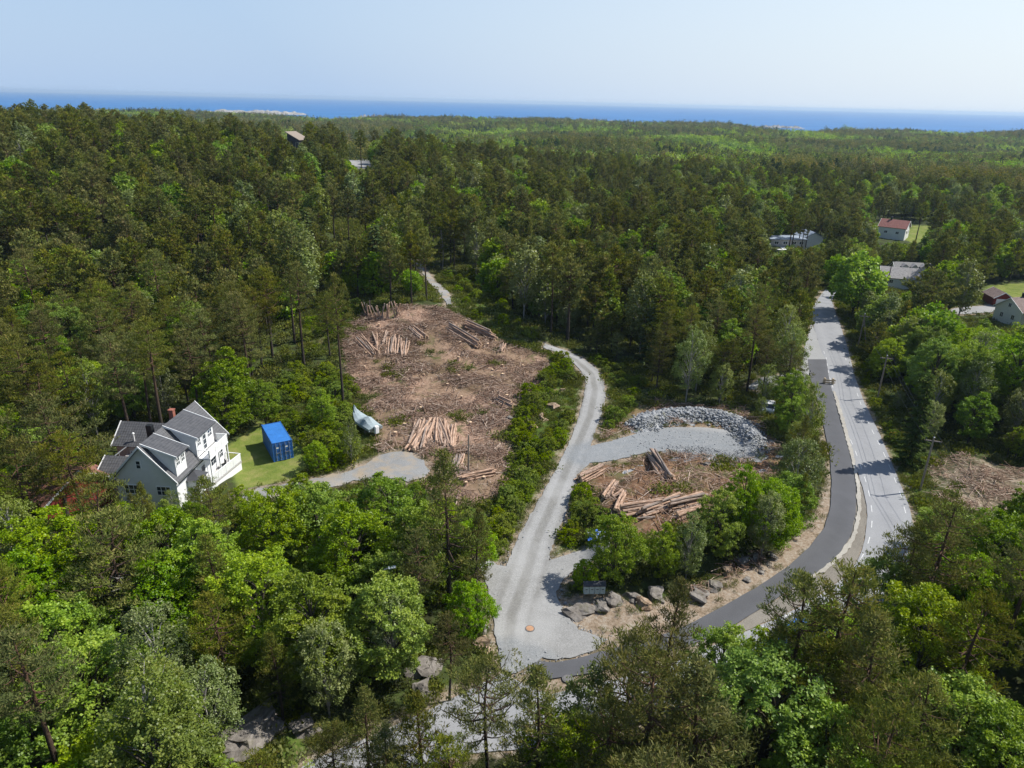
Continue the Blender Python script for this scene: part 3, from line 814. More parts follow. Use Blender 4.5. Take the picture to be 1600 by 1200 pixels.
# ------------------------------------------------------------------ where trees stand
KEEP_PX = [
    [(160, 664), (190, 652), (262, 648), (302, 626), (356, 668), (384, 700), (384, 745), (330, 752), (290, 752), (276, 772), (262, 758), (236, 742), (200, 742), (168, 742), (145, 742)],
    [(352, 690), (395, 662), (440, 656), (470, 690), (482, 735), (440, 752), (384, 760)],
    [(548, 632), (594, 640), (592, 688), (556, 678)],
    [(536, 522), (566, 478), (640, 474), (722, 488), (790, 540), (805, 560), (850, 565), (806, 612), (790, 650), (778, 700), (775, 735), (730, 790), (690, 772), (640, 745), (588, 735), (590, 712), (636, 700), (588, 690), (584, 645), (552, 615)],
    [(744, 868), (790, 884), (830, 805), (868, 735), (893, 682), (915, 620), (912, 585), (893, 564), (848, 540), (890, 545), (940, 580), (944, 640), (925, 692), (985, 672), (1000, 642), (1140, 640), (1246, 716), (1206, 744),
     (1112, 786), (1085, 806), (1085, 816), (1000, 832), (950, 812), (905, 752), (890, 790), (862, 856), (895, 864), (922, 856), (925, 840), (925, 826), (945, 826), (945, 842), (930, 868), (884, 906), (866, 925), (885, 925), (945, 925), (985, 930), (1000, 975), (935, 1010), (930, 1040), (900, 1060), (868, 1050), (830, 1052), (800, 1046), (783, 1042), (768, 940)],
    [(1262, 560), (1285, 560), (1308, 620), (1342, 720), (1358, 790), (1352, 850), (1335, 880), (1290, 915), (1180, 985), (1100, 985), (1100, 955), (1130, 930), (1090, 920), (1110, 890), (1170, 880), (1230, 845), (1285, 790), (1297, 720), (1285, 640)],
    [(1270, 490), (1300, 488), (1340, 560), (1395, 700), (1420, 760), (1425, 850), (1380, 865), (1350, 850), (1356, 790), (1345, 725), (1312, 620), (1285, 548)],
    [(1196, 366), (1240, 358), (1286, 366), (1286, 386), (1200, 388)], [(1374, 338), (1412, 338), (1412, 372), (1376, 372)],
    [(1376, 420), (1436, 412), (1438, 446), (1376, 446)], [(1532, 452), (1572, 452), (1572, 476), (1532, 476)],
    [(1556, 474), (1600, 472), (1600, 512), (1556, 508)], [(1480, 478), (1550, 474), (1552, 488), (1482, 490)], [(1568, 446), (1600, 443), (1600, 470), (1570, 470)],
    [(1410, 356), (1440, 350), (1440, 368), (1410, 372)], [(550, 246), (572, 247), (570, 252), (554, 252)], [(446, 202), (468, 204), (468, 214), (448, 213)],
    [(690, 446), (700, 446), (708, 474), (696, 476)], [(1462, 732), (1520, 722), (1600, 745), (1600, 800), (1530, 800)], [(520, 353), (568, 355), (568, 358), (520, 357)],
    [(1440, 690), (1450, 690), (1442, 765), (1432, 765)], [(372, 1140), (420, 1090), (420, 1140), (380, 1190)], [(700, 1100), (740, 1092), (740, 1120), (690, 1126)], [(1284, 458), (1306, 458), (1304, 478), (1282, 478)],
    [(4, 758), (40, 745), (70, 745), (60, 790), (45, 812)], [(575, 700), (655, 700), (655, 735), (590, 735)], [(590, 890), (603, 890), (603, 906), (590, 906)],
    [(515, 742), (575, 722), (592, 738), (525, 754)],
    [(905, 920), (945, 920), (945, 938), (905, 938)], [(640, 395), (650, 395), (668, 425), (660, 428)],
    [(1100, 940), (1170, 905), (1240, 850), (1290, 790), (1330, 800), (1320, 860), (1240, 915), (1110, 980)],
]
KEEP = [np.array(p, float) for p in KEEP_PX]
HOUSE_O = Vector((-38.47, 65.21, 0.0))
NO_TRUNK = [CLEAR, EARTH, LAWN, CUTR, SAND] + FIELD[:3] + [FIELD[3]]
NO_TRUNK += [GRASS[0], GRASS[1], GRASS[2], GRASS[4], FIELD[4], FIELD[5], FIELD[6]]
NO_TRUNK.append([(-46.5, 64), (-33, 63.5), (-28.5, 70), (-28.5, 80), (-36, 79), (-46.5, 76)])

def covers(px):
    """px (N,K,2) -> bool (N): a sample of the crown falls on something that shows in the photo"""
    out = np.zeros(px.shape[:1], bool)
    X, Y = px[..., 0].ravel(), px[..., 1].ravel()
    for p in KEEP:
        lo, hi = p.min(0) - 30, p.max(0) + 30
        near = (X > lo[0]) & (X < hi[0]) & (Y > lo[1]) & (Y < hi[1])
        if not near.any(): continue
        r = np.full(X.shape, -1e3); r[near] = sdf(X[near], Y[near], p)
        small = (hi[0] - lo[0] - 60) * (hi[1] - lo[1] - 60) < 2600
        out |= (r.reshape(px.shape[:2]) > (-7.0 if small else 1.0)).any(1)
    return out

def crown_px(x, y, z, H, base, rad):
    """sample points of crowns, projected"""
    pts = []
    for fz, fr in [(1.0, 0), (.86, .55), (.86, -.55), (.68, .8), (.68, -.8), (.5, .8), (.5, -.8), (.5, 0), (.7, 0)]:
        hz = base + (H - base) * (fz - .35) / .65 if fz < 1 else H
        pts.append(np.stack([x + rad * fr, y, z + hz], 1))
    P = np.stack(pts, 1)
    n, k, _ = P.shape
    px, d = project(P.reshape(-1, 3))
    return px.reshape(n, k, 2), d.reshape(n, k)

def in_px(px, py, poly): return float(sdf(np.array([px]), np.array([py]), poly)[0]) > 0
def species(px, py, d, rng):
    """odds of pine, broadleaf, birch, spruce by where in the wood the tree stands"""
    n = mnoise.noise(Vector((px / 55, py / 40, 3.0)))
    if py > 1020 and px > 560: o = (.62, .26, .12, 0) if px < 1450 else (.5, .45, .05, 0)
    elif py > 730 and px < 765: o = (.15, .70, .15, 0) if n < .22 else (.50, .32, .18, 0)
    elif px > 1290 and py > 820: o = (.55, .42, .03, 0)
    elif px > 860 and px < 1290 and py > 730: o = (.25, .45, .30, 0)
    elif px > 1290 and py > 480: o = (.16, .56, .24, .04)
    elif px > 1130 and py > 300: o = (.36, .40, .24, 0) if n < 0 else (.62, .22, .16, 0)
    elif px < 520 and 560 < py < 700: o = (.25, .68, .07, 0) if px > 310 else (.55, .38, .07, 0)
    elif px < 540: o = (.86, .08, .05, .01) if n < .16 else (.5, .34, .15, .01)
    elif px < 1150 and py > 250: o = (.85, .07, .06, .02) if n < .13 else (.36, .42, .22, 0)
    else: o = (.42, .50, .06, .02)
    return rng.choice(4, p=np.array(o) / sum(o))
NEAR = [PINE_N, BROAD_N, BIRCH_N, SPRUCE_N]; MID = [PINE_M, BROAD_M, BIRCH_M, SPRUCE_M]

# trees one can tell apart in the photo: crown top pixel, kind, variant, height (m), width factor, label
P_, B_, I_, S_ = 0, 1, 2, 3
HAND = [
    (698, 714, P_, 2, 15.0, 1.0, 'tall dark pine standing alone between the leafy wood and the gravel turning place'),
    (745, 795, P_, 2, 9.5, .9, 'slender pine beside the road edge below the small log pile'),
    (522, 432, P_, 3, 19.0, .75, 'very tall thin bare-trunked pine at the left rim of the clearing'),
    (640, 366, P_, 3, 13.0, .9, 'thin tall pine with bare lit trunk behind the clearing top'),
    (664, 362, P_, 0, 13.0, .95, 'open-crowned bare-trunked pine right beside the forest road behind the clearing'),
    (215, 756, P_, 2, 8.0, .72, 'narrow pine in front of the grey gable of the white house'),
    (318, 750, P_, 4, 8.8, 1.0, 'broad dark pine in front of the white house deck corner'),
    (150, 742, P_, 4, 12.0, 1.0, 'olive pine just left of the grey tiled annex'),
    (60, 622, P_, 4, 14.0, 1.1, 'big brownish pine rising above the red tiled roof at the left edge'),
    (100, 672, P_, 0, 13.5, 1.0, 'brownish pine between the red tiled roof and the white house'),
    (18, 690, P_, 1, 13.0, .9, 'olive pine at the left edge beside the red roof'),
    (172, 796, P_, 4, 12.0, 1.15, 'broad dark pine below the white house among bright maples'),
    (28, 990, P_, 3, 14.0, 1.1, 'greyish pine with bare leaning trunk in the lower left corner'),
    (250, 875, B_, 3, 8.0, 1.0, 'bright maple with a small dead pine top before it'),
    (62, 805, B_, 0, 10.0, 1.15, 'largest yellow-green maple at the left edge below the red roof'),
    (20, 880, B_, 1, 9.0, 1.1, 'bright maple at the left edge under the biggest maple'),
    (120, 1010, B_, 3, 8.5, 1.1, 'bright maple right of the leaning pine in the lower left corner'),
    (300, 830, B_, 1, 9.0, 1.1, 'maple below the deck of the white house'),
    (420, 765, B_, 0, 9.5, 1.0, 'yellow-green maple along the drive below the lawn'),
    (485, 762, B_, 3, 8.5, 1.1, 'leafy maple below the gravel drive, second from the deck'),
    (545, 790, B_, 2, 10.0, 1.15, 'large round-crowned maple below the gravel turning place'),
    (600, 755, B_, 1, 9.0, 1.15, 'dark green maple right under the gravel turning place'),
    (655, 800, B_, 3, 8.5, 1.0, 'shaded maple left of the lone dark pine'),
    (395, 880, B_, 0, 9.5, 1.15, 'big yellow-green maple in the middle of the leafy wood below the house'),
    (475, 905, B_, 2, 10.0, 1.1, 'rounded maple in the leafy wood above the rocky slope'),
    (600, 915, B_, 1, 9.0, 1.1, 'maple beneath the white street lamp'),
    (735, 912, B_, 3, 5.0, .9, 'small bright bushy tree at the left kerb of the gravel junction'),
    (612, 935, I_, 1, 8.0, .9, 'narrow birch below the street lamp on the rocky slope'),
    (500, 965, I_, 0, 9.0, .9, 'grey-green birch above the dark rocky slope'),
    (230, 1040, I_, 2, 10.0, 1.0, 'slim birch with visible white trunk in the lower left wood'),
    (310, 1030, I_, 0, 9.0, 1.0, 'loose birch above the grey rock slab'),
    (425, 990, P_, 2, 8.0, .9, 'small grey pine over the dark rocky slope'),
    (700, 960, P_, 1, 8.0, .9, 'greyish young pine left of the gravel junction'),
    (568, 1085, P_, 2, 9.0, 1.0, 'young pine beside the slabs at the bottom edge'),
    (655, 1080, P_, 2, 10.0, 1.0, 'pine in front of the pale road at the bottom edge'),
    (765, 1032, P_, 4, 10.0, .95, 'open forked pine in front of the road at the bottom'),
    (848, 1046, P_, 2, 11.5, .95, 'yellow-tipped pine in front of the paler junction asphalt'),
    (925, 1052, I_, 1, 9.0, .9, 'thin leafy birch between the two bottom pines'),
    (1058, 905, P_, 2, 12.5, .9, 'upright pine whose top covers the roadside boulders'),
    (1000, 985, P_, 4, 12.0, .9, 'dark pine leaning over the junction asphalt'),
    (1035, 1010, P_, 0, 15.0, 1.0, 'biggest pine at the bottom in front of the cycle path'),
    (1110, 1035, P_, 2, 14.0, 1.2, 'olive pine beside the biggest bottom pine'),
    (960, 1095, P_, 1, 11.0, 1.0, 'dark pine at the bottom edge below the leaning pine'),
    (1140, 985, B_, 3, 7.0, .8, 'small leafy tree in front of the cycle path bend'),
    (1215, 1050, B_, 0, 10.5, 1.15, 'bright round maple at the bottom edge right of the biggest pine'),
    (1300, 1120, B_, 1, 9.0, 1.0, 'maple low at the bottom edge under the twin pines'),
    (1262, 905, P_, 1, 14.0, 1.0, 'pine with dark upswept limbs in front of the cycle path curve'),
    (1325, 890, P_, 0, 15.0, 1.05, 'largest pine in front of the main road bend'),
    (1385, 965, P_, 2, 13.5, 1.2, 'dark pine below the largest pine at the road bend'),
    (1290, 1010, P_, 4, 11.0, 1.1, 'spreading pine under the largest pine at the road bend'),
    (1360, 1090, P_, 2, 11.0, 1.0, 'young olive pine near the bottom edge right of the maples'),
    (1395, 880, B_, 3, 7.5, .9, 'leafy tree at the right kerb where the main road vanishes'),
    (1460, 935, B_, 0, 10.0, 1.1, 'bright maple right of the road bend pines'),
    (1545, 940, P_, 1, 12.0, 1.15, 'grey-green pine near the right edge above the bright maple'),
    (1490, 790, P_, 0, 14.0, 1.15, 'dark spreading pine below the pale cut patch at the right'),
    (1440, 820, P_, 4, 11.0, .9, 'dark low pine beside the right kerb of the main road'),
    (1570, 810, B_, 2, 10.0, 1.1, 'leafy tree at the right edge below the pale cut patch'),
    (1520, 1080, B_, 3, 8.5, 1.1, 'bright maple in the lower right corner'),
    (1590, 1120, B_, 0, 9.0, 1.0, 'maple at the very corner of the lower right'),
    (1455, 1060, P_, 4, 10.0, 1.1, 'olive pine left of the lower right corner maple'),
    (968, 812, B_, 3, 6.6, .85, 'small bright tree right of the blue tarpaulin'),
    (915, 876, B_, 3, 3.2, .8, 'low bright bushy tree right behind the mailbox stand'),
    (1040, 818, B_, 1, 6.0, .75, 'leafy tree below the long log pile'),
    (1085, 805, I_, 1, 7.0, .85, 'birch at the right end of the long log pile'),
    (1135, 772, B_, 1, 7.5, .85, 'leafy tree right of the long log pile above the boulders'),
    (1168, 735, B_, 2, 8.5, .7, 'dark leafy tree below the brown bank of the rubble pad'),
    (1208, 765, I_, 0, 8.0, .9, 'birch above the roadside boulders near the cycle path'),
    (1240, 742, B_, 3, 6.5, .9, 'bright tree on the inner side of the cycle path curve'),
    (1262, 742, P_, 2, 7.0, .75, 'young dark pine at the cycle path edge in the curve'),
    (1262, 655, P_, 2, 10.0, .75, 'pine above the cycle path right of the rubble pad'),
    (1238, 478, I_, 2, 13.0, .95, 'pale loose birch beside the side road mouth'),
    (1275, 606, I_, 1, 9.0, .75, 'light green birch at the inner edge of the cycle path'),
    (1245, 585, B_, 1, 8.0, .8, 'leafy tree below the pale side road'),
    (1457, 578, S_, 0, 13.0, .8, 'dark pointed spruce between the poplars right of the road'),
    (476, 325, S_, 0, 14.0, .9, 'dark pointed spruce on the hillside left of the meadow patch'),
    (492, 690, B_, 3, 4.0, .75, 'small round bush tree right of the blue container'),
    (500, 612, B_, 1, 5.5, .9, 'fresh green tree at the garden edge above the container'),
    (345, 600, B_, 0, 7.5, 1.1, 'large yellow-green tree behind the white house'),
    (408, 596, B_, 2, 6.6, 1.0, 'yellow-green tree just above the blue container'),
    (545, 655, I_, 1, 6.0, .8, 'small grey-green birch left of the covered boat'),
    (1350, 400, B_, 0, 13.0, 1.1, 'large round green tree at the far end of the main road'),
    (1270, 398, P_, 0, 15.0, 1.0, 'tall pine left of the far end of the main road'),
    (1240, 415, P_, 1, 14.0, 1.0, 'pine below the flat grey roofs beside the far road end'),
    (186, 786, B_, 3, 5.0, .8, 'small bright tree at the left foot of the grey gable wall'),
    (252, 784, B_, 1, 5.0, .8, 'small bright tree at the right foot of the grey gable wall'),
    (296, 790, B_, 3, 5.2, .9, 'small leafy tree at the sunny front corner of the white house'),
    (232, 786, P_, 2, 6.4, .8, 'short pine between the two bright trees at the gable foot'),
    (1188, 988, B_, 1, 6.5, .75, 'thin leafy tree over the old road below the cycle path bend'),
    (1225, 975, P_, 2, 9.0, .8, 'young pine left of the largest pine at the road bend'),
    (600, 1125, P_, 2, 8.0, 1.0, 'low olive pine at the bottom edge left of the slab pine'),
    (700, 1150, P_, 1, 9.0, 1.0, 'olive pine at the bottom edge before the pale road'),
    (520, 1130, P_, 4, 6.0, .9, 'small spreading pine between the rock slabs and the bottom edge'),
    (890, 1130, B_, 3, 7.0, .9, 'dark leafy tree at the bottom edge under the thin birch'),
    (1130, 1120, P_, 4, 10.0, 1.0, 'shaded pine at the bottom edge left of the round maple'),
    (1465, 425, P_, 4, 14.0, 1.2, 'brown-olive pine left of the red garage'),
]
trees = []      # x, y, z, kind, variant, scale, rz, label
for px, py, k, v, H, wf, lab in HAND:
    z = 0.0
    for _ in range(12):
        p = pz(px, py, z + H); z = .5 * z + .5 * float(hbase(p.x, p.y))
    z = hf(p.x, p.y)
    pr = NEAR[k][v]
    trees.append([p.x, p.y, z, k, v, H / pr.H, random.uniform(0, 6.28), lab, wf])
hx = np.array([t[0] for t in trees]); hy = np.array([t[1] for t in trees]); hr = np.array([NEAR[t[3]][t[4]].rad * t[5] * t[8] for t in trees])

rng = np.random.default_rng(77)
HOUSE_SUN = [(-36, 62), (-28, 66), (-27, 84), (-38, 84)]
def shades(x, y, H, rad):
    """true where a tree would throw its shade on ground that lies in full sun in the photo"""
    out = np.zeros(len(x), bool)
    k = 1 / math.tan(R(50))
    for f, off in ((.95, 0), (.7, .6), (.7, -.6), (.5, 0)):
        sx, sy = x - H * f * k * math.cos(R(14)), y - H * f * k * math.sin(R(14)) + off * rad
        for p, m_ in ((GRAVEL, -.5), (CLEAR, 1.5), (LAWN, .5), (CYCLE, 0), (EARTH, 2.5), (CUTR, 1.0), (HOUSE_SUN, 0), (DRIVE, .5)):
            out |= sdf(sx, sy, p) > m_
        out |= (sdf(sx, sy, GRASS[0]) > .3) & (np.random.default_rng(6).random(len(x)) < .6)
        out |= (sdf(sx, sy, MAIN) > .8) & (np.random.default_rng(4).random(len(x)) < .85) & (sy < 112)
    return out
def candidates(cell, r0, r1, azmax):
    xs = np.arange(-r1, r1, cell); ys = np.arange(15, r1, cell)
    X, Y = np.meshgrid(xs, ys)
    X = X + rng.uniform(-.46, .46, X.shape) * cell; Y = Y + rng.uniform(-.46, .46, Y.shape) * cell
    X, Y = X.ravel(), Y.ravel(); r = np.hypot(X, Y)
    lim = np.radians(azmax) + 22 / np.maximum(r, 1)
    ok = (r >= r0) & (r < r1) & (np.abs(np.arctan2(X, Y)) < lim)
    return X[ok], Y[ok]
cx, cy_ = [np.concatenate(a) for a in zip(candidates(4.1, 15, 150, 37), candidates(5.0, 150, 300, 38), candidates(5.8, 300, 440, 38))]
bad = paved_dist(cx, cy_) > -1.3
for p in NO_TRUNK: bad |= sdf(cx, cy_, p) > -.4
for a, b, r in zip(hx, hy, hr): bad |= np.hypot(cx - a, cy_ - b) < r * .95 + .6
cx, cy_ = cx[~bad], cy_[~bad]
cz = hfull(cx, cy_)
mid_px, mid_d = project(np.stack([cx, cy_, cz + 7], 1))
kinds = [species(a, b, d, rng) for (a, b), d in zip(mid_px, mid_d)]
var = [rng.integers(len(NEAR[k])) for k in kinds]
sc0 = np.array([rng.uniform(.78, 1.18) for _ in kinds])
sc0 *= np.where((mid_px[:, 1] > 730) & (mid_px[:, 0] < 1290), .88, 1.0)
done = np.zeros(len(cx), bool)
for f in (1.0, .72, .5, .34):
    todo = np.where(~done)[0]
    H = np.array([NEAR[kinds[i]][var[i]].H * sc0[i] * f for i in todo]); rad = np.array([NEAR[kinds[i]][var[i]].rad * sc0[i] * f for i in todo]); bs = np.array([NEAR[kinds[i]][var[i]].base for i in todo]) * H
    px, _ = crown_px(cx[todo], cy_[todo], cz[todo], H, bs, rad)
    cov = covers(px) | shades(cx[todo], cy_[todo], H, rad)
    for j, i in enumerate(todo):
        if cov[j]: continue
        done[i] = True
        k = kinds[i]
        if f < .5 and k == P_ and rng.random() < .6: k = B_ if rng.random() < .6 else I_
        v = var[i] if k == kinds[i] else rng.integers(len(NEAR[k]))
        s = sc0[i] * f * NEAR[kinds[i]][var[i]].H / NEAR[k][v].H
        trees.append([cx[i], cy_[i], cz[i], k, v, s, rng.uniform(0, 6.28), None, 1.0])
print('trees', len(trees))

# ------------------------------------------------------------------ masses filled by geometry-node copies (one object each)
def mass(name, meshes, pts, rz, scale, idx, label, cat, tilt=None):
    me = bpy.data.meshes.new(name)
    me.vertices.add(len(pts)); me.vertices.foreach_set('co', np.asarray(pts, np.float32).ravel())
    rot = np.zeros((len(pts), 3), np.float32); rot[:, 2] = rz
    if tilt is not None: rot[:, :2] = tilt
    for nm, typ, data in (('rot', 'FLOAT_VECTOR', rot), ('scl', 'FLOAT', scale), ('idx', 'INT', idx)):
        a = me.attributes.new(nm, typ, 'POINT')
        a.data.foreach_set('vector' if typ == 'FLOAT_VECTOR' else 'value', np.asarray(data, np.int32 if typ == 'INT' else np.float32).ravel())
    o = link(name, me)
    g = bpy.data.node_groups.new(name + '_copies', 'GeometryNodeTree')
    g.interface.new_socket('Geometry', in_out='INPUT', socket_type='NodeSocketGeometry')
    g.interface.new_socket('Geometry', in_out='OUTPUT', socket_type='NodeSocketGeometry')
    N = g.nodes
    gi, go = N.new('NodeGroupInput'), N.new('NodeGroupOutput')
    join = N.new('GeometryNodeJoinGeometry')
    for m in reversed(meshes):
        src = bpy.data.objects.new(m.name + '_source', m)      # never linked to the scene: only its mesh is read
        oi = N.new('GeometryNodeObjectInfo'); oi.inputs['Object'].default_value = src
        gti = N.new('GeometryNodeGeometryToInstance')
        g.links.new(oi.outputs['Geometry'], gti.inputs[0]); g.links.new(gti.outputs[0], join.inputs[0])
        for mt in m.materials:
            pass
    iop = N.new('GeometryNodeInstanceOnPoints'); iop.inputs['Pick Instance'].default_value = True
    def named(nm, typ):
        x = N.new('GeometryNodeInputNamedAttribute'); x.data_type = typ; x.inputs['Name'].default_value = nm
        return x.outputs['Attribute']
    g.links.new(gi.outputs[0], iop.inputs['Points']); g.links.new(join.outputs[0], iop.inputs['Instance'])
    g.links.new(named('idx', 'INT'), iop.inputs['Instance Index'])
    e2r = N.new('FunctionNodeEulerToRotation'); g.links.new(named('rot', 'FLOAT_VECTOR'), e2r.inputs[0]); g.links.new(e2r.outputs[0], iop.inputs['Rotation'])
    g.links.new(named('scl', 'FLOAT'), iop.inputs['Scale'])
    g.links.new(iop.outputs[0], go.inputs[0])
    md = o.modifiers.new('copies', 'NODES'); md.node_group = g
    tag(o, label, cat, None, 'stuff')
    return o

T = np.array([[t[0], t[1], t[2]] for t in trees])
Ht = np.array([NEAR[t[3]][t[4]].H * t[5] for t in trees]); Kt = np.array([t[3] for t in trees])
cpx, cdep = project(T + np.stack([0 * Ht, 0 * Ht, Ht * .8], 1))
tpx, _ = project(T + np.stack([0 * Ht, 0 * Ht, Ht], 1))
inside = (cpx[:, 0] > 2) & (cpx[:, 0] < 1598) & (cpx[:, 1] > 2) & (cpx[:, 1] < 1198)
size = Ht / cdep * np.where(inside, 1, 0) + np.array([10 if t[7] else 0 for t in trees])
single = np.zeros(len(trees), bool)
for k in range(4):
    idx = np.where((Kt == k) & inside)[0]
    single[idx[np.argsort(-size[idx])[:296]]] = True

WORDS = 'zero one two three four five six seven eight nine ten eleven twelve thirteen fourteen fifteen sixteen seventeen eighteen nineteen'.split()
TENS = ['', '', 'twenty', 'thirty', 'forty', 'fifty', 'sixty', 'seventy', 'eighty', 'ninety']
def num(n): return WORDS[n] if n < 20 else TENS[n // 10] + ('-' + WORDS[n % 10] if n % 10 else '')
MARKS = [('the white house', 250, 700), ('the blue container', 430, 690), ('the covered boat', 570, 658), ('the red tiled roof', 40, 765), ('the log pile by the gravel turning place', 675, 685),
    ('the log row on top of the clearing', 600, 488), ('the curve of the gravel road', 930, 590), ('the rubble pad', 1090, 665), ('the long log pile', 1040, 795), ('the mailbox stand', 926, 928), ('the round manhole cover', 828, 983),
    ('the nearest power pole', 1442, 725), ('the second power pole', 1378, 600), ('the red garage', 1552, 464), ('the white house beside the garage', 1582, 490), ('the house with the brick-red roof', 1390, 352),
    ('the flat grey roofs', 1240, 374), ('the grey-roofed white cottage', 1400, 434), ('the hilltop house', 455, 213), ('the bare hilltop track', 556, 249), ('the side road mouth', 1255, 580), ('the wooden road barrier', 1292, 597),
    ('the pale cut patch', 1530, 765), ('the street lamp', 596, 897), ('the blue tarpaulin', 935, 833), ('the meadow patch in the hillside forest', 570, 362)]
KW = ['pine', 'broadleaf tree', 'birch', 'spruce']
GRP = ['pines of the forest', 'broadleaf trees of the wood', 'birches among the wood', 'spruces in the forest']
def region(x, y):
    if y > 1000: return 'near the camera'
    if y > 730 and x < 770: return 'below the white house'
    if x < 480: return 'on the left hillside'
    if x > 1290 and y > 520: return 'right of the road'
    if x > 860 and y > 700: return 'inside the cycle path'
    if x > 1130: return 'in the valley wood'
    if y < 260: return 'on the wooded ridge'
    return 'behind the clearing'
labels = {i: t[7] for i, t in enumerate(trees) if t[7]}
used_lab = set(labels.values())
sing = [i for i in np.where(single)[0] if i not in labels]
for mi, (mn, mx, my) in enumerate(MARKS):
    for k in range(4):
        for dn, (ux, uy) in {'above': (0, -1), 'below': (0, 1), 'left of': (-1, 0), 'right of': (1, 0)}.items():
            c = []
            for i in np.where(single & (Kt == k))[0]:
                dx, dy = cpx[i, 0] - mx, cpx[i, 1] - my
                a = dx * ux + dy * uy; b = abs(dx * uy) + abs(dy * ux)
                if a > 12 and b < a * .8: c.append((math.hypot(dx, dy), i))
            for o_, (d, i) in zip(('closest to', 'second closest to', 'third closest to'), sorted(c)[:3]):
                if i in labels or d > 150: continue
                lab = f"{KW[k]} {o_} {mn}, {dn} it"
                if lab in used_lab: continue
                labels[i] = lab; used_lab.add(lab)
for i in sing:
    if i in labels: continue
    x, y = tpx[i]
    big = 'tall' if Ht[i] > (13 if Kt[i] == 0 else 10) else 'low' if Ht[i] < 6 else ''
    lab = ' '.join(f"{big} {KW[Kt[i]]} {region(x, y)}, top {num(int(np.clip(x / 16, 0, 99)))} percent across, {num(int(np.clip(y / 12, 0, 99)))} percent down".split())
    if lab in used_lab:
        single[i] = False; continue
    labels[i] = lab; used_lab.add(lab)

KN = ['pine_tree', 'broadleaf_tree', 'birch_tree', 'spruce_tree']
rest = {k: [] for k in range(4)}
for i, t in enumerate(trees):
    x, y, z, k, v, s, rz, _, wf = t
    if not single[i]:
        rest[k].append(i); continue
    pr = (NEAR if cdep[i] < 118 else MID)[k][v]
    e = empty(KN[k], (x, y, z - .1), rz, s)
    if wf != 1.0: e.scale = (s * wf, s * wf, s)
    tag(e, labels[i], ('pine tree', 'tree', 'birch tree', 'spruce tree')[k], GRP[k])
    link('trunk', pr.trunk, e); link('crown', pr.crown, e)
NAMES = [('pine_forest', 'mass of further olive pines standing between and behind the near ones', 'pine forest'), ('broadleaf_forest', 'mass of further green broadleaf trees between the pines', 'broadleaf wood'),
         ('birch_forest', 'mass of further pale birches scattered through the wood', 'birch wood'), ('spruce_forest', 'mass of further dark spruces in the forest', 'spruce wood')]
for k in range(4):
    r = rest[k]
    if not r: continue
    near = [i for i in r]
    nv = len(MID[k])
    js = [p.joined(f'{KN[k]}_mass{j}') for j, p in enumerate(MID[k] + NEAR[k])]
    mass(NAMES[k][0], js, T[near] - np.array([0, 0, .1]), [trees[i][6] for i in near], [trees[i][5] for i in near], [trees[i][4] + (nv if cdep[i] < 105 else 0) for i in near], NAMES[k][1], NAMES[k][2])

# far woods: patches of many small trees, tilted to the slope
def far_patch(seed, mix_):
    r = np.random.default_rng(seed)
    Q, VV, MI = [], [], []
    n = 42
    gx_, gy_ = np.meshgrid(np.arange(7), np.arange(7))
    pick = r.permutation(49)[:n]
    X = (gx_.ravel()[pick] - 3 + r.uniform(-.5, .5, n)) * 6.2; Y = (gy_.ravel()[pick] - 3 + r.uniform(-.5, .5, n)) * 6.2
    for x, y in zip(X, Y):
        k = r.choice(3, p=mix_)
        H = r.uniform(8, 16) if k == 0 else r.uniform(7, 14); rad = r.uniform(1.9, 3.2) if k == 0 else r.uniform(2.6, 5.0)
        if k == 2: H, rad = r.uniform(10, 16), r.uniform(1.6, 2.2)
        m = 110
        d = rdir(m, r); d[:, 2] = d[:, 2] * .8 + .2; d = unit(d)
        lob = unit(r.normal(size=(4, 3))); wob = 1 + .3 * np.clip((d @ lob.T).max(1) - .6, -.4, .4)
        p = d * wob[:, None] * np.array([rad, rad, H * .36]) * r.uniform(.7, 1.0, (m, 1))
        if k == 2: p[:, :2] *= np.clip(1.1 - (p[:, 2:3] / (H * .36) + 1) * .5, .08, 1)
        p += np.array([x, y, H * .62])
        dd = unit(rdir(m, r) + d * .6); nn = unit(rdir(m, r) * .35 + d + np.array([0, 0, .3]))
        Q.append(quads(p, dd, nn, r.uniform(1.0, 1.7, m) * (.95 if k else .85), r.uniform(.7, 1.1, m) * (1 if k else .75)))
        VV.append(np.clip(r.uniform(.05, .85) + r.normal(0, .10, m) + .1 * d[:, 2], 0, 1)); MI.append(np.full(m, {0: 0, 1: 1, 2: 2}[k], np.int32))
    q, v, mi = np.concatenate(Q), np.concatenate(VV), np.concatenate(MI)
    me = npmesh(f'far_wood_patch{seed}', q, np.arange(len(q)).reshape(-1, 4), False, {'v': ('FACE', 'FLOAT', v)})
    for k in ('pine', 'broad', 'spruce'): me.materials.append(M[k])
    me.polygons.foreach_set('material_index', mi)
    return me
PATCH = [far_patch(900 + i, m) for i, m in enumerate([(.88, .08, .04), (.80, .16, .04), (.45, .50, .05), (.18, .78, .04), (.06, .92, .02), (.25, .12, .63)])]
gxx, gyy = np.meshgrid(np.arange(-2700, 2900, 40.0), np.arange(300, 3700, 40.0))
gxx = (gxx + rng.uniform(-7, 7, gxx.shape)).ravel(); gyy = (gyy + rng.uniform(-7, 7, gyy.shape)).ravel()
rr_ = np.hypot(gxx, gyy); az_ = np.degrees(np.arctan2(gxx, gyy))
zz = hfull(gxx, gyy)
ok = (rr_ > 455) & (np.abs(az_) < 40) & (zz > SEA_Z + 2.0)
px_, _ = project(np.stack([gxx, gyy, zz + 10], 1))
ok &= ~covers(px_[:, None, :])
gxx, gyy, zz, rr_ = gxx[ok], gyy[ok], zz[ok], rr_[ok]
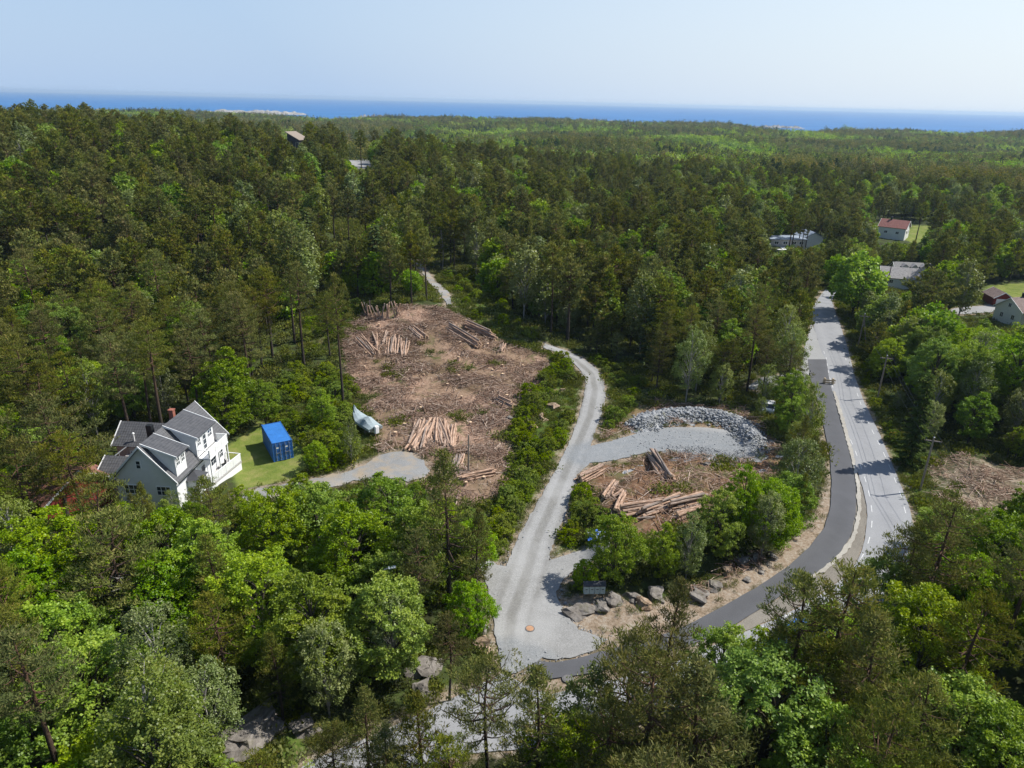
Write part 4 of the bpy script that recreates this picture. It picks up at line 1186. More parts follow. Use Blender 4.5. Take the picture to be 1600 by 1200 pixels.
nz = np.array([mnoise.noise(Vector((a / 150, b / 190, 1.0))) * 1.3 + .7 * mnoise.noise(Vector((a / 55, b / 90, 5.0))) for a, b in zip(gxx, gyy)])
azb = np.degrees(np.arctan2(gxx, gyy))
score = nz * 1.3 - (ridge(gxx, gyy) + 4.5) * .075 + np.where((azb > -8) & (azb < 28) & (rr_ < 1500), .12, -.15) + rng.normal(0, .12, len(nz))
pidx = np.digitize(score, [-.22, .10, .36, .62, 1.0])
pidx = np.where(pidx == 5, 4, pidx); pidx = np.where(rng.random(len(pidx)) < .09, 5, pidx)
e = 18.0
dzx = (hbase(gxx + e, gyy) - hbase(gxx - e, gyy)) / (2 * e); dzy = (hbase(gxx, gyy + e) - hbase(gxx, gyy - e)) / (2 * e)
prz = rng.integers(0, 4, len(gxx)) * math.pi / 2
# tilt expressed for an XYZ euler whose z turn comes last
tx = np.arctan(dzy); ty = -np.arctan(dzx)
c, s_ = np.cos(-prz), np.sin(-prz)
tilt = np.stack([tx * c - ty * s_, tx * s_ + ty * c], 1)
mass('far_forest', PATCH, np.stack([gxx, gyy, zz - .3], 1), prz, 1 + .55 * sm(650, 1700, rr_) * rng.uniform(.6, 1.2, len(gxx)), pidx, 'endless mixed forest rolling away to the coast', 'far forest', tilt)
print('patches', len(gxx))
# ------------------------------------------------------------------ the white house (local x to its sunny side, y along the ridge)
M['white'] = simple('white_boards', (.80, .80, .78), .6, .05, 2.5)
def cladding(name, col, period, axis_='Z', dark=.75):
    t = NT(name); o = t.obj(); s = t.n('ShaderNodeSeparateXYZ'); t.l(o, s.inputs[0])
    f = t.math('FRACT', t.math('MULTIPLY', s.outputs[axis_], 1 / period))
    line = t.ramp(f, [(.0, (dark, dark, dark)), (.12, (1, 1, 1)), (1, (1, 1, 1))])
    n = t.noise(1.5, 5, .6, o)
    c = t.mix(1.0, t.ramp(n, [(.3, [x * .93 for x in col]), (.7, col)]), line, 'MULTIPLY')
    return t.surf(c, .6, .25, t.bump(f, .3, .02))
M['clad'] = cladding('white_weatherboard', (.80, .80, .78), .16)
M['grey_clad'] = cladding('grey_weatherboard', (.46, .43, .41), .16)
def tiles(name, a, b, row=.34, col=.30, rough=.55):
    """roof tiles: rows follow the roof's own fall (stored per vertex), waves run down it"""
    t = NT(name)
    d, e = t.attr('fall'), t.attr('along')
    fr = t.math('FRACT', t.math('MULTIPLY', d, 1 / row)); fa = t.math('PINGPONG', t.math('MULTIPLY', e, 2 / col), 1.0)
    n = t.noise(2.2, 5, .6, t.obj())
    c = t.mix(t.ramp(n, [(.35, (0, 0, 0)), (.65, (1, 1, 1))]), a, b)
    c = t.mix(1.0, c, t.ramp(fr, [(0, (.45, .45, .45)), (.16, (.95, .95, .95)), (1, (1.05, 1.05, 1.05))]), 'MULTIPLY')
    h = t.math('ADD', t.math('MULTIPLY', fr, .6), t.math('MULTIPLY', fa, .5))
    return t.surf(c, rough, .4, t.bump(h, .8, .05))
M['tile_grey'] = tiles('dark_grey_tiles', (.070, .070, .074), (.105, .104, .106))
M['tile_red'] = tiles('red_roof_tiles', (.20, .090, .062), (.28, .130, .092), rough=.8)
M['tile_brick'] = tiles('brick_red_tiles', (.20, .075, .060), (.27, .105, .085), rough=.8)
M['tile_brown'] = tiles('brown_tiles', (.16, .115, .10), (.24, .175, .155), rough=.85)
M['tile_pale'] = tiles('pale_grey_tiles', (.25, .235, .23), (.36, .34, .33), rough=.85)
M['glass'] = simple('window_glass', (.035, .045, .055), .08, .2, 1.0, .6)
M['rail_glass'] = simple('milky_rail_glass', (.55, .60, .60), .15, .05, 1.0, .5)
M['deckwood'] = cladding('grey_deck_boards', (.42, .40, .385), .14, 'X', .7)
M['brick'] = simple('chimney_brick', (.30, .11, .075), .9, .25, 6)
M['black'] = simple('black_metal', (.018, .020, .022), .4, .2, 3)
M['steel'] = simple('galvanised_steel', (.42, .43, .44), .45, .12, 4, .5, .6)
M['navy'] = simple('navy_cloth', (.020, .030, .070), .85, .2, 5)
M['darkgrey'] = simple('dark_grey_fabric', (.060, .062, .068), .8, .2, 5)
M['grey'] = simple('grey_plastic', (.30, .31, .32), .6, .1, 4)
M['oldwood'] = simple('weathered_wood', (.26, .215, .17), .9, .22, 7)
M['tan'] = simple('tan_concrete', (.45, .36, .24), .9, .15, 5)

def slab(pa, pb, pc, pd, th, name, mat, parent, overlap=None):
    """roof slab: top corners pa pb (ridge side) pc pd (eave side), with tile coordinates"""
    pa, pb, pc, pd = map(Vector, (pa, pb, pc, pd))
    n = (pb - pa).cross(pd - pa).normalized()
    if n.z < 0: n = -n
    vs = [pa, pb, pc, pd] + [p - n * th for p in (pa, pb, pc, pd)]
    m = MB().add(vs, [(0, 1, 2, 3), (4, 7, 6, 5), (0, 4, 5, 1), (1, 5, 6, 2), (2, 6, 7, 3), (3, 7, 4, 0)])
    me = m.mesh(name)
    L = (pb - pa).length; u = (pb - pa).normalized(); w = (pd - pa) - u * (pd - pa).dot(u); Dn = w.normalized()
    for nm, ax in (('fall', Dn), ('along', u)):
        a = me.attributes.new(nm, 'FLOAT', 'POINT')
        for i, v in enumerate(me.vertices): a.data[i].value = (v.co - pa).dot(ax) + 50
    return link(name, me, parent, mat)

def window(parent, c, ax, w, h, bars=(1, 1), name='window', mat='white', proud=.06):
    """window facing +ax ('x','-x','y','-y'): frame and glazing bars, glass a child (or merged at the third level)"""
    s = 1 if ax[0] != '-' else -1; a = ax[-1]
    def place(m, u0, u1, z0, z1, d0, d1):
        d0, d1 = sorted((s * d0, s * d1))
        if a == 'x': m.box(c[0] + d0, c[0] + d1, c[1] + u0, c[1] + u1, c[2] + z0, c[2] + z1)
        else: m.box(c[0] + u0, c[0] + u1, c[1] + d0, c[1] + d1, c[2] + z0, c[2] + z1)
    f = MB(); fw_ = .085
    place(f, -w / 2, w / 2, h / 2 - fw_, h / 2, 0, proud); place(f, -w / 2, w / 2, -h / 2, -h / 2 + fw_, 0, proud)
    place(f, -w / 2, -w / 2 + fw_, -h / 2 + fw_, h / 2 - fw_, 0, proud); place(f, w / 2 - fw_, w / 2, -h / 2 + fw_, h / 2 - fw_, 0, proud)
    for i in range(bars[0]):
        u = -w / 2 + w * (i + 1) / (bars[0] + 1); place(f, u - .03, u + .03, -h / 2 + fw_, h / 2 - fw_, 0.012, proud - .01)
    for i in range(bars[1]):
        z = -h / 2 + h * (i + 1) / (bars[1] + 1); place(f, -w / 2 + fw_, w / 2 - fw_, z - .025, z + .025, 0.012, proud - .014)
    g = MB(); place(g, -w / 2 + fw_, w / 2 - fw_, -h / 2 + fw_, h / 2 - fw_, .004, .02)
    third = parent.parent is not None
    if third:
        b = len(f.f); f.add(g.v, g.f)
        me = f.mesh(name); me.materials.append(M[mat]); me.materials.append(M['glass'])
        for p in list(me.polygons)[b:]: p.material_index = 1
        return link(name, me, parent)
    o = f.build(name, M[mat], parent); g.build('pane', M['glass'], o)
    return o

def railing(parent, p, q, h, solid=True, name='railing', mat='white'):
    p, q = Vector(p), Vector(q); d = q - p; L = d.length; u = d.normalized(); n = Vector((-u.y, u.x, 0))
    m = MB()
    def bar(a, b, z0, z1, th):
        A, B = p + u * a, p + u * b
        m.prism([A + n * th + Vector((0, 0, z0)), B + n * th + Vector((0, 0, z0)), B - n * th + Vector((0, 0, z0)), A - n * th + Vector((0, 0, z0))], (0, 0, z1 - z0))
    bar(-.04, L + .04, h - .07, h, .05)
    k = max(1, round(L / 1.5))
    for i in range(k + 1): bar(max(0, L * i / k - .04), min(L, L * i / k + .04), 0, h - .071, .04)
    if solid:
        j = .06
        while j < L - .1: bar(j, j + .11, .06, h - .072, .018); j += .135
    o = m.build(name, M[mat], parent)
    if not solid and parent.parent is None:
        g = MB(); g.prism([p + n * .01 + Vector((0, 0, .08)), q + n * .01 + Vector((0, 0, .08)), q - n * .01 + Vector((0, 0, .08)), p - n * .01 + Vector((0, 0, .08))], (0, 0, h - .17)); g.build('glass_panel', M['rail_glass'], o)
    return o

HROT = -R(3.762)
house = empty('white_house', HOUSE_O, HROT)
tag(house, 'white wooden house with dark grey tiled roofs, two dormers and a deck', 'house')
HI = Matrix.Rotation(-HROT, 4, 'Z')
def hl(px, py, z):
    return HI @ (pz(px, py, z) - HOUSE_O)
# main body
YA, YB, XL, XR, EV, RG = .45, 11.7, -3.35, 3.25, 4.25, 7.85
MB().prism([(XL, YA, -1), (XR, YA, -1), (XR, YA, EV), (0, YA, RG), (XL, YA, EV)], (0, YB - YA, 0)).build('wall', M['clad'], house)
slab((0, YA - .4, 8.1), (0, YB + .4, 8.1), (3.62, YB + .4, 4.05), (3.62, YA - .4, 4.05), .2, 'roof', M['tile_grey'], house)
slab((-.02, YB + .4, 8.1), (-.02, YA - .4, 8.1), (-3.72, YA - .4, 4.05), (-3.72, YB + .4, 4.05), .2, 'roof', M['tile_grey'], house)
for y in (YA - .47, YB + .40):
    for s, xe in ((1, 3.68), (-1, -3.78)):
        MB().prism([(0, y, 8.15), (xe, y, 4.07), (xe, y, 3.82), (0, y, 7.88)], (0, .07, 0)).build('barge_board', M['white'], house)
for x in (3.66, -3.82): MB().box(x, x + .09, YA - .3, YB + .3, 3.86, 3.97).build('gutter', M['black'], house)
# dormers
for y0, y1, nw in ((5.1, 9.3, 3), (.62, 2.95, 2)):
    d = MB().prism([(.55, y0 + .12, 7.62), (3.32, y0 + .12, 4.2), (3.32, y0 + .12, 6.78), (.55, y0 + .12, 7.72)], (0, y1 - y0 - .24, 0)).build('dormer', M['clad'], house)
    slab((.0, y0 - .1, 8.16), (.0, y1 + .1, 8.16), (3.72, y1 + .1, 6.86), (3.72, y0 - .1, 6.86), .15, 'roof', M['tile_grey'], d)
    for y in (y0 - .17, y1 + .11): MB().prism([(0, y, 8.22), (3.76, y, 6.90), (3.76, y, 6.70), (0, y, 7.98)], (0, .06, 0)).build('barge_board', M['white'], d)
    if nw == 3:
        window(d, (3.32, 5.85, 5.95), 'x', .75, .95, (1, 1)); window(d, (3.32, 7.05, 5.45), 'x', .85, 1.9, (0, 2), 'balcony_door'); window(d, (3.32, 8.35, 5.95), 'x', 1.0, .95, (1, 1))
    else:
        window(d, (3.32, 1.25, 5.95), 'x', .75, .95, (1, 1)); window(d, (3.32, 2.25, 5.95), 'x', .75, .95, (1, 1))
# gable and side windows, doors
window(house, (-.55, YA, 5.75), '-y', .6, 1.0, (0, 1)); window(house, (-1.8, YA, 2.75), '-y', 1.6, 1.15, (2, 1)); window(house, (1.75, YA, 2.75), '-y', 1.6, 1.15, (2, 1))
window(house, (XR, 6.0, 2.05), 'x', 1.0, 2.0, (0, 1), 'glass_door'); window(house, (XR, 8.4, 2.3), 'x', 1.3, 1.2, (1, 1)); window(house, (XR, 10.3, 2.3), 'x', 1.1, 1.2, (1, 1))
bay = MB().prism([(XR, 2.5, -1), (4.3, 2.8, -1), (4.3, 4.3, -1), (XR, 4.6, -1)], (0, 0, 3.9)).build('bay', M['clad'], house)
MB().add([(XR, 2.2, 3.0), (4.7, 2.6, 3.0), (4.7, 4.5, 3.0), (XR, 4.9, 3.0), (XR, 3.2, 3.6), (3.6, 3.5, 3.6), (XR, 3.9, 3.6)], [(0, 1, 5, 4), (1, 2, 5), (2, 3, 6, 5), (0, 3, 2, 1), (0, 4, 6, 3), (4, 5, 6)]).build('roof', M['darkgrey'], bay)
window(bay, (4.3, 3.55, 2.1), 'x', 1.1, 1.2, (1, 1))
# wing behind, annex and terrace on the shady side
wing = MB().prism([(-8.3, 8.5, -1), (-8.3, 12.9, -1), (-8.3, 12.9, 3.75), (-8.3, 10.7, 5.45), (-8.3, 8.5, 3.75)], (4.94, 0, 0)).build('wing', M['grey_clad'], house)
slab((-8.6, 10.7, 5.68), (-2.2, 10.7, 5.68), (-2.2, 8.1, 3.68), (-8.6, 8.1, 3.68), .16, 'roof', M['tile_grey'], wing)
slab((-2.2, 10.72, 5.68), (-8.6, 10.72, 5.68), (-8.6, 13.3, 3.68), (-2.2, 13.3, 3.68), .16, 'roof', M['tile_grey'], wing)
for y in (8.05, 13.35): MB().prism([(-8.66, 10.7, 5.74), (-8.66, y, 3.70), (-8.66, y, 3.48), (-8.66, 10.7, 5.48)], (-.07, 0, 0)).build('barge_board', M['white'], wing)
window(wing, (-6.2, 8.5, 2.4), '-y', 1.1, 1.1, (1, 1))
annex = MB().prism([(-6.8, 2.5, -1), (-6.8, 4.6, -1), (-6.8, 4.6, 4.0), (-6.8, 2.5, 2.75)], (3.44, 0, 0)).build('annex', M['grey_clad'], house)
slab((-7.1, 4.75, 4.28), (-3.36, 4.75, 4.28), (-3.36, 2.1, 2.72), (-7.1, 2.1, 2.72), .15, 'roof', M['tile_grey'], annex)
MB().prism([(-7.16, 4.78, 4.33), (-7.16, 2.05, 2.74), (-7.16, 2.05, 2.52), (-7.16, 4.78, 4.1)], (-.07, 0, 0)).build('barge_board', M['white'], annex)
ter = MB().box(-6.9, -3.45, 5.0, 8.2, 2.5, 2.66).build('terrace', M['deckwood'], house)
for x in (-6.85, -4.4): railing(ter, (x, 5.1, 2.66), (x, 8.1, 2.66), 1.0, False, 'railing', 'steel')
for x, y in ((-6.8, 5.1), (-6.8, 8.1), (-4.3, 5.1)): MB().box(x - .06, x + .06, y - .06, y + .06, -1, 2.5).build('post', M['oldwood'], ter)
# chimneys
ch = MB().box(-1.12, -.62, 8.3, 8.8, 6.3, 8.45).build('chimney', M['brick'], house); MB().box(-1.18, -.56, 8.24, 8.86, 8.451, 8.54).build('chimney_cap', M['brick'], ch)
MB().box(-1.17, -.57, 8.25, 8.85, 6.6, 7.3).build('chimney_flashing', M['white'], ch)
MB().box(-3.75, -3.1, 7.6, 8.2, 4.2, 6.75).build('flue', M['black'], house, .04)
vp = MB().tube([(-6.1, 8.7, 3.7), (-6.1, 8.7, 5.1)], .08).build('vent_pipe', M['white'], house); MB().tube([(-6.1, 8.7, 5.1), (-6.1, 8.7, 5.25)], [.16, .06]).build('vent_cowl', M['white'], vp)
# balcony over the deck
bal = MB().box(3.40, 4.75, 5.15, 9.6, 4.12, 4.3).build('balcony', M['white'], house)
railing(bal, (4.7, 5.2, 4.3), (4.7, 9.55, 4.3), 1.0, True); railing(bal, (3.45, 5.2, 4.3), (4.65, 5.2, 4.3), 1.0, False, 'railing'); railing(bal, (3.45, 9.55, 4.3), (4.65, 9.55, 4.3), 1.0, True)
for y in (5.3, 7.4, 9.45): MB().box(4.56, 4.68, y - .06, y + .06, .9, 4.12).build('post', M['white'], bal)
# deck with its railing
A, B = hl(376, 708, 1.95), hl(329, 745, 1.95)
dz = .9
deck = MB().prism([(XR + .01, B.y - .4, dz - .2), (B.x, B.y, dz - .2), (A.x, A.y, dz - .2), (XR + .01, A.y + .2, dz - .2)], (0, 0, .2)).build('deck', M['deckwood'], house)
MB().prism([(XR + .02, B.y - .38, -.9), (B.x - .05, B.y, -.9), (A.x - .05, A.y - .05, -.9), (XR + .02, A.y + .1, -.9)], (0, 0, dz - .21 + .9)).build('skirt', M['white'], deck)
railing(deck, (A.x - .06, A.y - .05, dz), (B.x - .06, B.y + .05, dz), 1.05, True); railing(deck, (XR + .1, A.y + .1, dz), (A.x - .1, A.y - .06, dz), 1.05, False); railing(deck, (XR + .1, B.y - .3, dz), (B.x - .1, B.y, dz), 1.05, True)
def on_deck(px, py):
    return HOUSE_O + Matrix.Rotation(HROT, 4, 'Z') @ hl(px, py, dz)
p = on_deck(336, 733)
par = tag(empty('parasol', p), 'closed navy parasol standing on the white house deck', 'parasol')
MB().tube([(0, 0, 0), (0, 0, 2.35)], .03).build('pole', M['white'], par); MB().tube([(0, 0, .75), (0, 0, 1.2), (0, 0, 1.9), (0, 0, 2.3)], [.16, .18, .12, .03]).build('canopy', M['navy'], par); MB().tube([(0, 0, 0), (0, 0, .1)], .26, 12).build('base', M['darkgrey'], par)
def chair(px, py, rz, label):
    c = tag(empty('deck_chair', on_deck(px, py), rz), label, 'chair', 'dark chairs on the deck')
    MB().box(-.3, .3, -.3, .3, .36, .46).build('seat', M['darkgrey'], c, .02)
    MB().box(-.3, .3, .26, .36, .46, 1.0).build('backrest', M['darkgrey'], c, .02)
    for x in (-.26, .26):
        for y in (-.26, .28): MB().box(x - .025, x + .025, y - .025, y + .025, 0, .36).build('leg', M['black'], c)
chair(322, 742, 2.4, 'dark deck chair by the house end of the near railing'); chair(349, 731, -.9, 'dark lounge chair against the outer deck railing'); chair(321, 725, 1.2, 'dark chair under the balcony beside the wall')
sf_ = tag(empty('garden_sofa', on_deck(333, 721), 1.4), 'dark garden sofa under the white balcony', 'sofa')
MB().box(-.9, .9, -.4, .4, .08, .42).build('seat', M['darkgrey'], sf_, .03); MB().box(-.9, .9, .28, .45, .421, .85).build('backrest', M['darkgrey'], sf_, .03)
for x in (-.95, .82): MB().box(x, x + .13, -.4, .27, .1, .62).build('armrest', M['black'], sf_, .02)

# ------------------------------------------------------------------ other houses
def gable_house(name, label, c, rz, L, Wd, ev, rg, wallm, roofm, wins=(), chim=None, over=.35, base=-1.2, doors=()):
    """ridge along local x; wins: (face, along, z, w, h)"""
    h = tag(empty(name, c, rz), label, 'house' if 'garage' not in name else 'garage')
    a, b = L / 2, Wd / 2
    MB().prism([(-a, -b, base), (-a, b, base), (-a, b, ev), (-a, 0, rg), (-a, -b, ev)], (L, 0, 0)).build('wall', M[wallm], h)
    k = (rg - ev) / b; t_ = .16
    slab((-a - over, 0, rg + .2), (a + over, 0, rg + .2), (a + over, -b - over, ev + .2 - k * over), (-a - over, -b - over, ev + .2 - k * over), .15, 'roof', M[roofm], h)
    slab((a + over, .015, rg + .2), (-a - over, .015, rg + .2), (-a - over, b + over, ev + .2 - k * over), (a + over, b + over, ev + .2 - k * over), .15, 'roof', M[roofm], h)
    for x in (-a - over - .08, a + over + .01):
        for s in (-1, 1): MB().prism([(x, 0, rg + .24), (x, s * (b + over + .04), ev + .22 - k * over), (x, s * (b + over + .04), ev - k * over), (x, 0, rg)], (.07, 0, 0)).build('barge_board', M['white'], h)
    for f, u, z, w_, hh in wins:
        cpos = {'-x': (-a, u, z), 'x': (a, u, z), '-y': (u, -b, z), 'y': (u, b, z)}[f]
        window(h, cpos, f, w_, hh, (1, 0))
    for f, u, w_, hh in doors:
        pos = {'-x': (-a - .05, -a, u - w_ / 2, u + w_ / 2), '-y': (u - w_ / 2, u + w_ / 2, -b - .05, -b)}[f]
        MB().box(*pos, 0, hh).build('door', M['white'], h)
    if chim:
        cc = MB().box(chim - .3, chim + .3, -.3, .3, rg - .3, rg + 1.0).build('chimney', M['black'], h); MB().box(chim - .36, chim + .36, -.36, .36, rg + 1.001, rg + 1.1).build('chimney_cap', M['darkgrey'], cc)
    return h
def gp(px, py):
    v = hit(px, py); return Vector((v.x, v.y, hf(v.x, v.y)))
M['redwall'] = cladding('red_weatherboard', (.23, .040, .032), .18)
M['bluegrey'] = simple('blue_grey_roofing', (.30, .35, .42), .5, .12, .6)
# red roofed house at the left edge, mostly under pines
e1, e2 = pz(0, 752, 2.4), pz(48, 783, 2.4); ud = (e2 - e1).normalized(); nd = Vector((-ud.y, ud.x, 0))
c = e2 - ud * 3.0 + nd * 3.9; c.z = hf(c.x, c.y)
gable_house('red_house', 'red house with weathered red tiled roof half hidden by pines', c, math.atan2(ud.y, ud.x), 11, 7.2, 2.5, 4.9, 'redwall', 'tile_red', [('-y', -3.2, 1.5, 1.1, 1.0), ('-y', 2.4, 1.5, 1.1, 1.0)], 1.5)
c = gp(1394, 371)
gable_house('white_cottage', 'small white house with brick-red roof and a patch of lawn', c, R(-38), 9.5, 7.2, 4.2, 6.6, 'clad', 'tile_brick', [('x', -1.2, 2.6, 1.6, 1.2), ('x', 1.6, 2.6, 1.0, 1.2), ('-y', -2, 2.4, 1.2, 1.0), ('-y', 2, 2.4, 1.2, 1.0)], -1.5)
c = gp(1228, 388)
gr = tag(empty('long_house', c, R(3)), 'long low house with flat blue-grey roofs among the trees', 'house')
w1 = MB().box(-5.5, 6.5, 0, 7, -1, 2.7).build('wall', M['grey_clad'], gr); MB().box(-6, 7, -.4, 7.4, 2.701, 2.95).build('roof', M['bluegrey'], gr)
w2 = MB().prism([(7.2, 2.5, -1), (13.5, 2.5, -1), (13.5, 2.5, 3.0), (10.3, 2.5, 4.6), (7.2, 2.5, 3.0)], (0, 8, 0)).build('wall', M['clad'], gr)
slab((10.3, 2.1, 4.85), (10.3, 10.9, 4.85), (14.1, 10.9, 2.95), (14.1, 2.1, 2.95), .15, 'roof', M['bluegrey'], gr); slab((10.28, 10.9, 4.85), (10.28, 2.1, 4.85), (6.6, 2.1, 2.99), (6.6, 10.9, 2.99), .15, 'roof', M['bluegrey'], gr)
MB().box(-5, 2.5, -5.6, -.6, -.6, .35).build('terrace', M['white'], gr)
for x in (-3.5, -.5, 2.5, 5): window(gr, (x, 0, 1.6), '-y', 1.5, 1.1, (1, 0))
c = gp(1402, 446)
gable_house('grey_roof_cottage', 'white cottage with pale grey-brown tiled roof behind the road trees', c, R(-16), 10, 6.5, 2.6, 4.9, 'clad', 'tile_pale', [('x', -1.2, 1.6, .9, 1.0), ('x', 1.3, 1.6, .9, 1.0), ('-y', -2.5, 1.6, 1.1, 1.0), ('-y', 1.5, 1.6, 1.1, 1.0)])
c = gp(1420, 434)
d_ = gable_house('dormer_house', 'low house with dark grey roof and small dormers behind the cottage', c, R(-8), 10, 6, 2.4, 4.6, 'clad', 'tile_grey', [('-y', -3, 1.4, 1, 1), ('-y', 2, 1.4, 1, 1)])
for x in (-2.6, 0, 2.6):
    q = MB().prism([(x - .7, -2.6, 3.1), (x + .7, -2.6, 3.1), (x + .7, -2.6, 3.9), (x, -2.6, 4.5), (x - .7, -2.6, 3.9)], (0, 1.8, 0)).build('dormer', M['clad'], d_)
    slab((x, -2.9, 4.66), (x, -.6, 4.66), (x + .95, -.6, 3.85), (x + .95, -2.9, 3.85), .1, 'roof', M['tile_pale'], q); slab((x - .01, -.6, 4.66), (x - .01, -2.9, 4.66), (x - .95, -2.9, 3.86), (x - .95, -.6, 3.86), .1, 'roof', M['tile_pale'], q)
c = gp(1556, 474)
gable_house('red_garage', 'dark red garage with white double door and brown roof', c, R(82), 5.8, 4.2, 2.2, 3.5, 'redwall', 'tile_brown', [], None, .4, -1.2, [('-x', .25, 2.6, 1.9)])
c = gp(1586, 507)
gable_house('villa', 'white villa with brown roof beside the red garage', c + Vector((3.0, 2.0, 0)), R(18), 11, 6.8, 3.4, 5.9, 'clad', 'tile_brown', [('-x', -1.4, 1.7, .9, 1.2), ('-x', 1.4, 1.7, .9, 1.2), ('-x', 0, 4.3, .8, 1.0), ('-y', -2.5, 1.7, 1.2, 1.1), ('-y', 1.5, 1.7, 1.2, 1.1)], -2.0)
# modern house on the ridge
d = ray(457, 217); tt = 318 / math.hypot(d.x, d.y)
c = Vector((d.x * tt, d.y * tt, CAMZ + d.z * tt))
zb = hf(c.x, c.y) - c.z - 1
hh = tag(empty('hilltop_house', c, R(-22)), 'modern dark house with one slanting roof on the wooded ridge', 'house')
MB().prism([(-2.6, 0, zb), (3.2, 0, zb), (3.2, 0, -.4), (-2.6, 0, 2.2)], (0, 6, 0)).build('wall', M['darkgrey'], hh)
slab((-3.1, 6.4, 2.75), (-3.1, -.5, 2.75), (3.7, -.5, -.28), (3.7, 6.4, -.28), .25, 'roof', M['oldwood'], hh)
MB().box(-14, -2.7, 0, 6, zb, -2.3).build('wing', M['grey_clad'], hh); MB().box(-14.4, -2.4, -.4, 6.4, -2.29, -2.05).build('roof', M['bluegrey'], hh)
window(hh, (2.0, 0, -2.4), '-y', 1.4, 2.4, (1, 0)); window(hh, (-8, 0, -3.6), '-y', 3.4, 1.4, (3, 0))

# ------------------------------------------------------------------ blue container, covered boat
a, b = gp(428, 722), gp(456, 716)
wd = Vector((b.x - a.x, b.y - a.y)).normalized(); rz = math.atan2(wd.y, wd.x)
M['blue'] = simple('blue_container_paint', (.028, .120, .36), .5, .2, 1.6, .35)
M['blue_roof'] = simple('blue_roof_paint', (.042, .19, .50), .6, .16, 1.4, .3)
ct = tag(empty('shipping_container', (a.x, a.y, a.z - .05), rz), 'blue steel shipping container standing on the lawn', 'container')
CW, CL, CHh = 2.44, 6.06, 2.55
m = MB()
def corr(p0, p1, nrm, z0, z1, n):
    """corrugated steel wall from p0 to p1"""
    p0, p1, nrm = Vector(p0), Vector(p1), Vector(nrm)
    pts = []
    for i in range(n):
        for f, dd in ((0, 0), (.30, 0), (.5, -.04), (.80, -.04)): pts.append(p0.lerp(p1, (i + f) / n) + nrm * dd)
    pts.append(p1)
    b_ = len(m.v)
    for p in pts: m.v += [(p.x, p.y, z0), (p.x, p.y, z1)]
    for i in range(len(pts) - 1): m.f.append((b_ + 2 * i, b_ + 2 * i + 2, b_ + 2 * i + 3, b_ + 2 * i + 1))
corr((.02, .1, 0), (.02, CL - .1, 0), (-1, 0, 0), .16, CHh - .1, 18); corr((CW - .02, CL - .1, 0), (CW - .02, .1, 0), (1, 0, 0), .16, CHh - .1, 18); corr((.1, CL - .02, 0), (CW - .1, CL - .02, 0), (0, 1, 0), .16, CHh - .1, 7)
me = m.mesh('wall'); bmm = bmesh.new(); bmm.from_mesh(me); bmm.to_mesh(me); bmm.free()
link('wall', me, ct, M['blue'])
MB().box(.09, CW - .09, .1, CL - .1, .12, .16).build('floor', M['oldwood'], ct)
m2 = MB()
for i in range(20): m2.box(.10, CW - .10, .12 + (CL - .24) * i / 20, .12 + (CL - .24) * (i + .55) / 20, CHh - .05, CHh - .015)
m2.box(.08, CW - .08, .1, CL - .1, CHh - .09, CHh - .0495); m2.build('roof', M['blue_roof'], ct)
fr = MB()
for x in (0, CW - .12):
    for y in (0, CL - .12): fr.box(x, x + .12, y, y + .12, 0, CHh)
for x in (0.0, CW - .1):
    fr.box(x, x + .1, .121, CL - .121, .03, .17); fr.box(x + .01, x + .09, .121, CL - .121, CHh - .11, CHh)
for y in (.01, CL - .1): fr.box(.121, CW - .121, y, y + .09, .03, .16); fr.box(.121, CW - .121, y, y + .09, CHh - .12, CHh)
fr.build('frame', M['blue'], ct, .008)
for x in (0, CW - .18):
    for y in (-.012, CL - .156):
        for z in (-.01, CHh - .10): MB().box(x - .01, x + .19, y, y + .17, z, z + .12).build('corner_casting', M['blue'], ct)
for s in (0, 1):
    x0 = .13 if s == 0 else CW / 2 + .01; x1 = CW / 2 - .01 if s == 0 else CW - .13
    dm = MB().box(x0, x1, .025, .06, .18, CHh - .13)
    for z in (.3, .85, 1.4, 1.95): dm.box(x0 + .05, x1 - .05, .005, .0245, z, z + .28)
    dd = dm.build('door', M['blue'], ct)
    for u in (.28, .74): MB().tube([(x0 + (x1 - x0) * u, -.035, .12), (x0 + (x1 - x0) * u, -.035, CHh - .08)], .026, 6).build('lock_bar', M['steel'], dd)
    MB().box(x0 + .25, x0 + .7, -.06, -.03, 1.1, 1.16).build('handle', M['steel'], dd)
    MB().box(x0 + .32, x0 + .62, -.002, .0045, 1.72, 1.9).build('plate', M['white'], dd)

a, b = gp(556, 660), gp(586, 680)
mid = (a + b) / 2; ang = math.atan2(b.y - a.y, b.x - a.x)
bt = tag(empty('boat', (mid.x, mid.y, hf(mid.x, mid.y)), ang), 'boat wrapped in pale grey tarpaulin at the clearing edge', 'boat')
M['tarp'] = simple('grey_tarpaulin', (.30, .355, .365), .6, .12, 2.2, .3, 0, .6)
M['hull'] = simple('pale_hull', (.62, .66, .66), .4, .1, 2)
L_ = 5.6
def sect(u):
    # half beam, keel z, rim z, ridge z  (u 0 = tall bow end, 1 = stern)
    hb = 1.05 * min(1, (u * 2.6 + .03) ** .65) * (1 - .10 * max(0, u - .6)); kz = .55 + .75 * max(0, .35 - u) ** 1.3 * 2; rim = 1.35 + 1.15 * max(0, .4 - u) ** 1.2 * 2
    rd_ = rim + .25 + .75 * math.exp(-((u - .66) / .16) ** 2) + .95 * max(0, .14 - u) * 4
    return hb, kz, rim, rd_
hm, cm = MB(), MB(); rows = 15
hv, cv = [], []
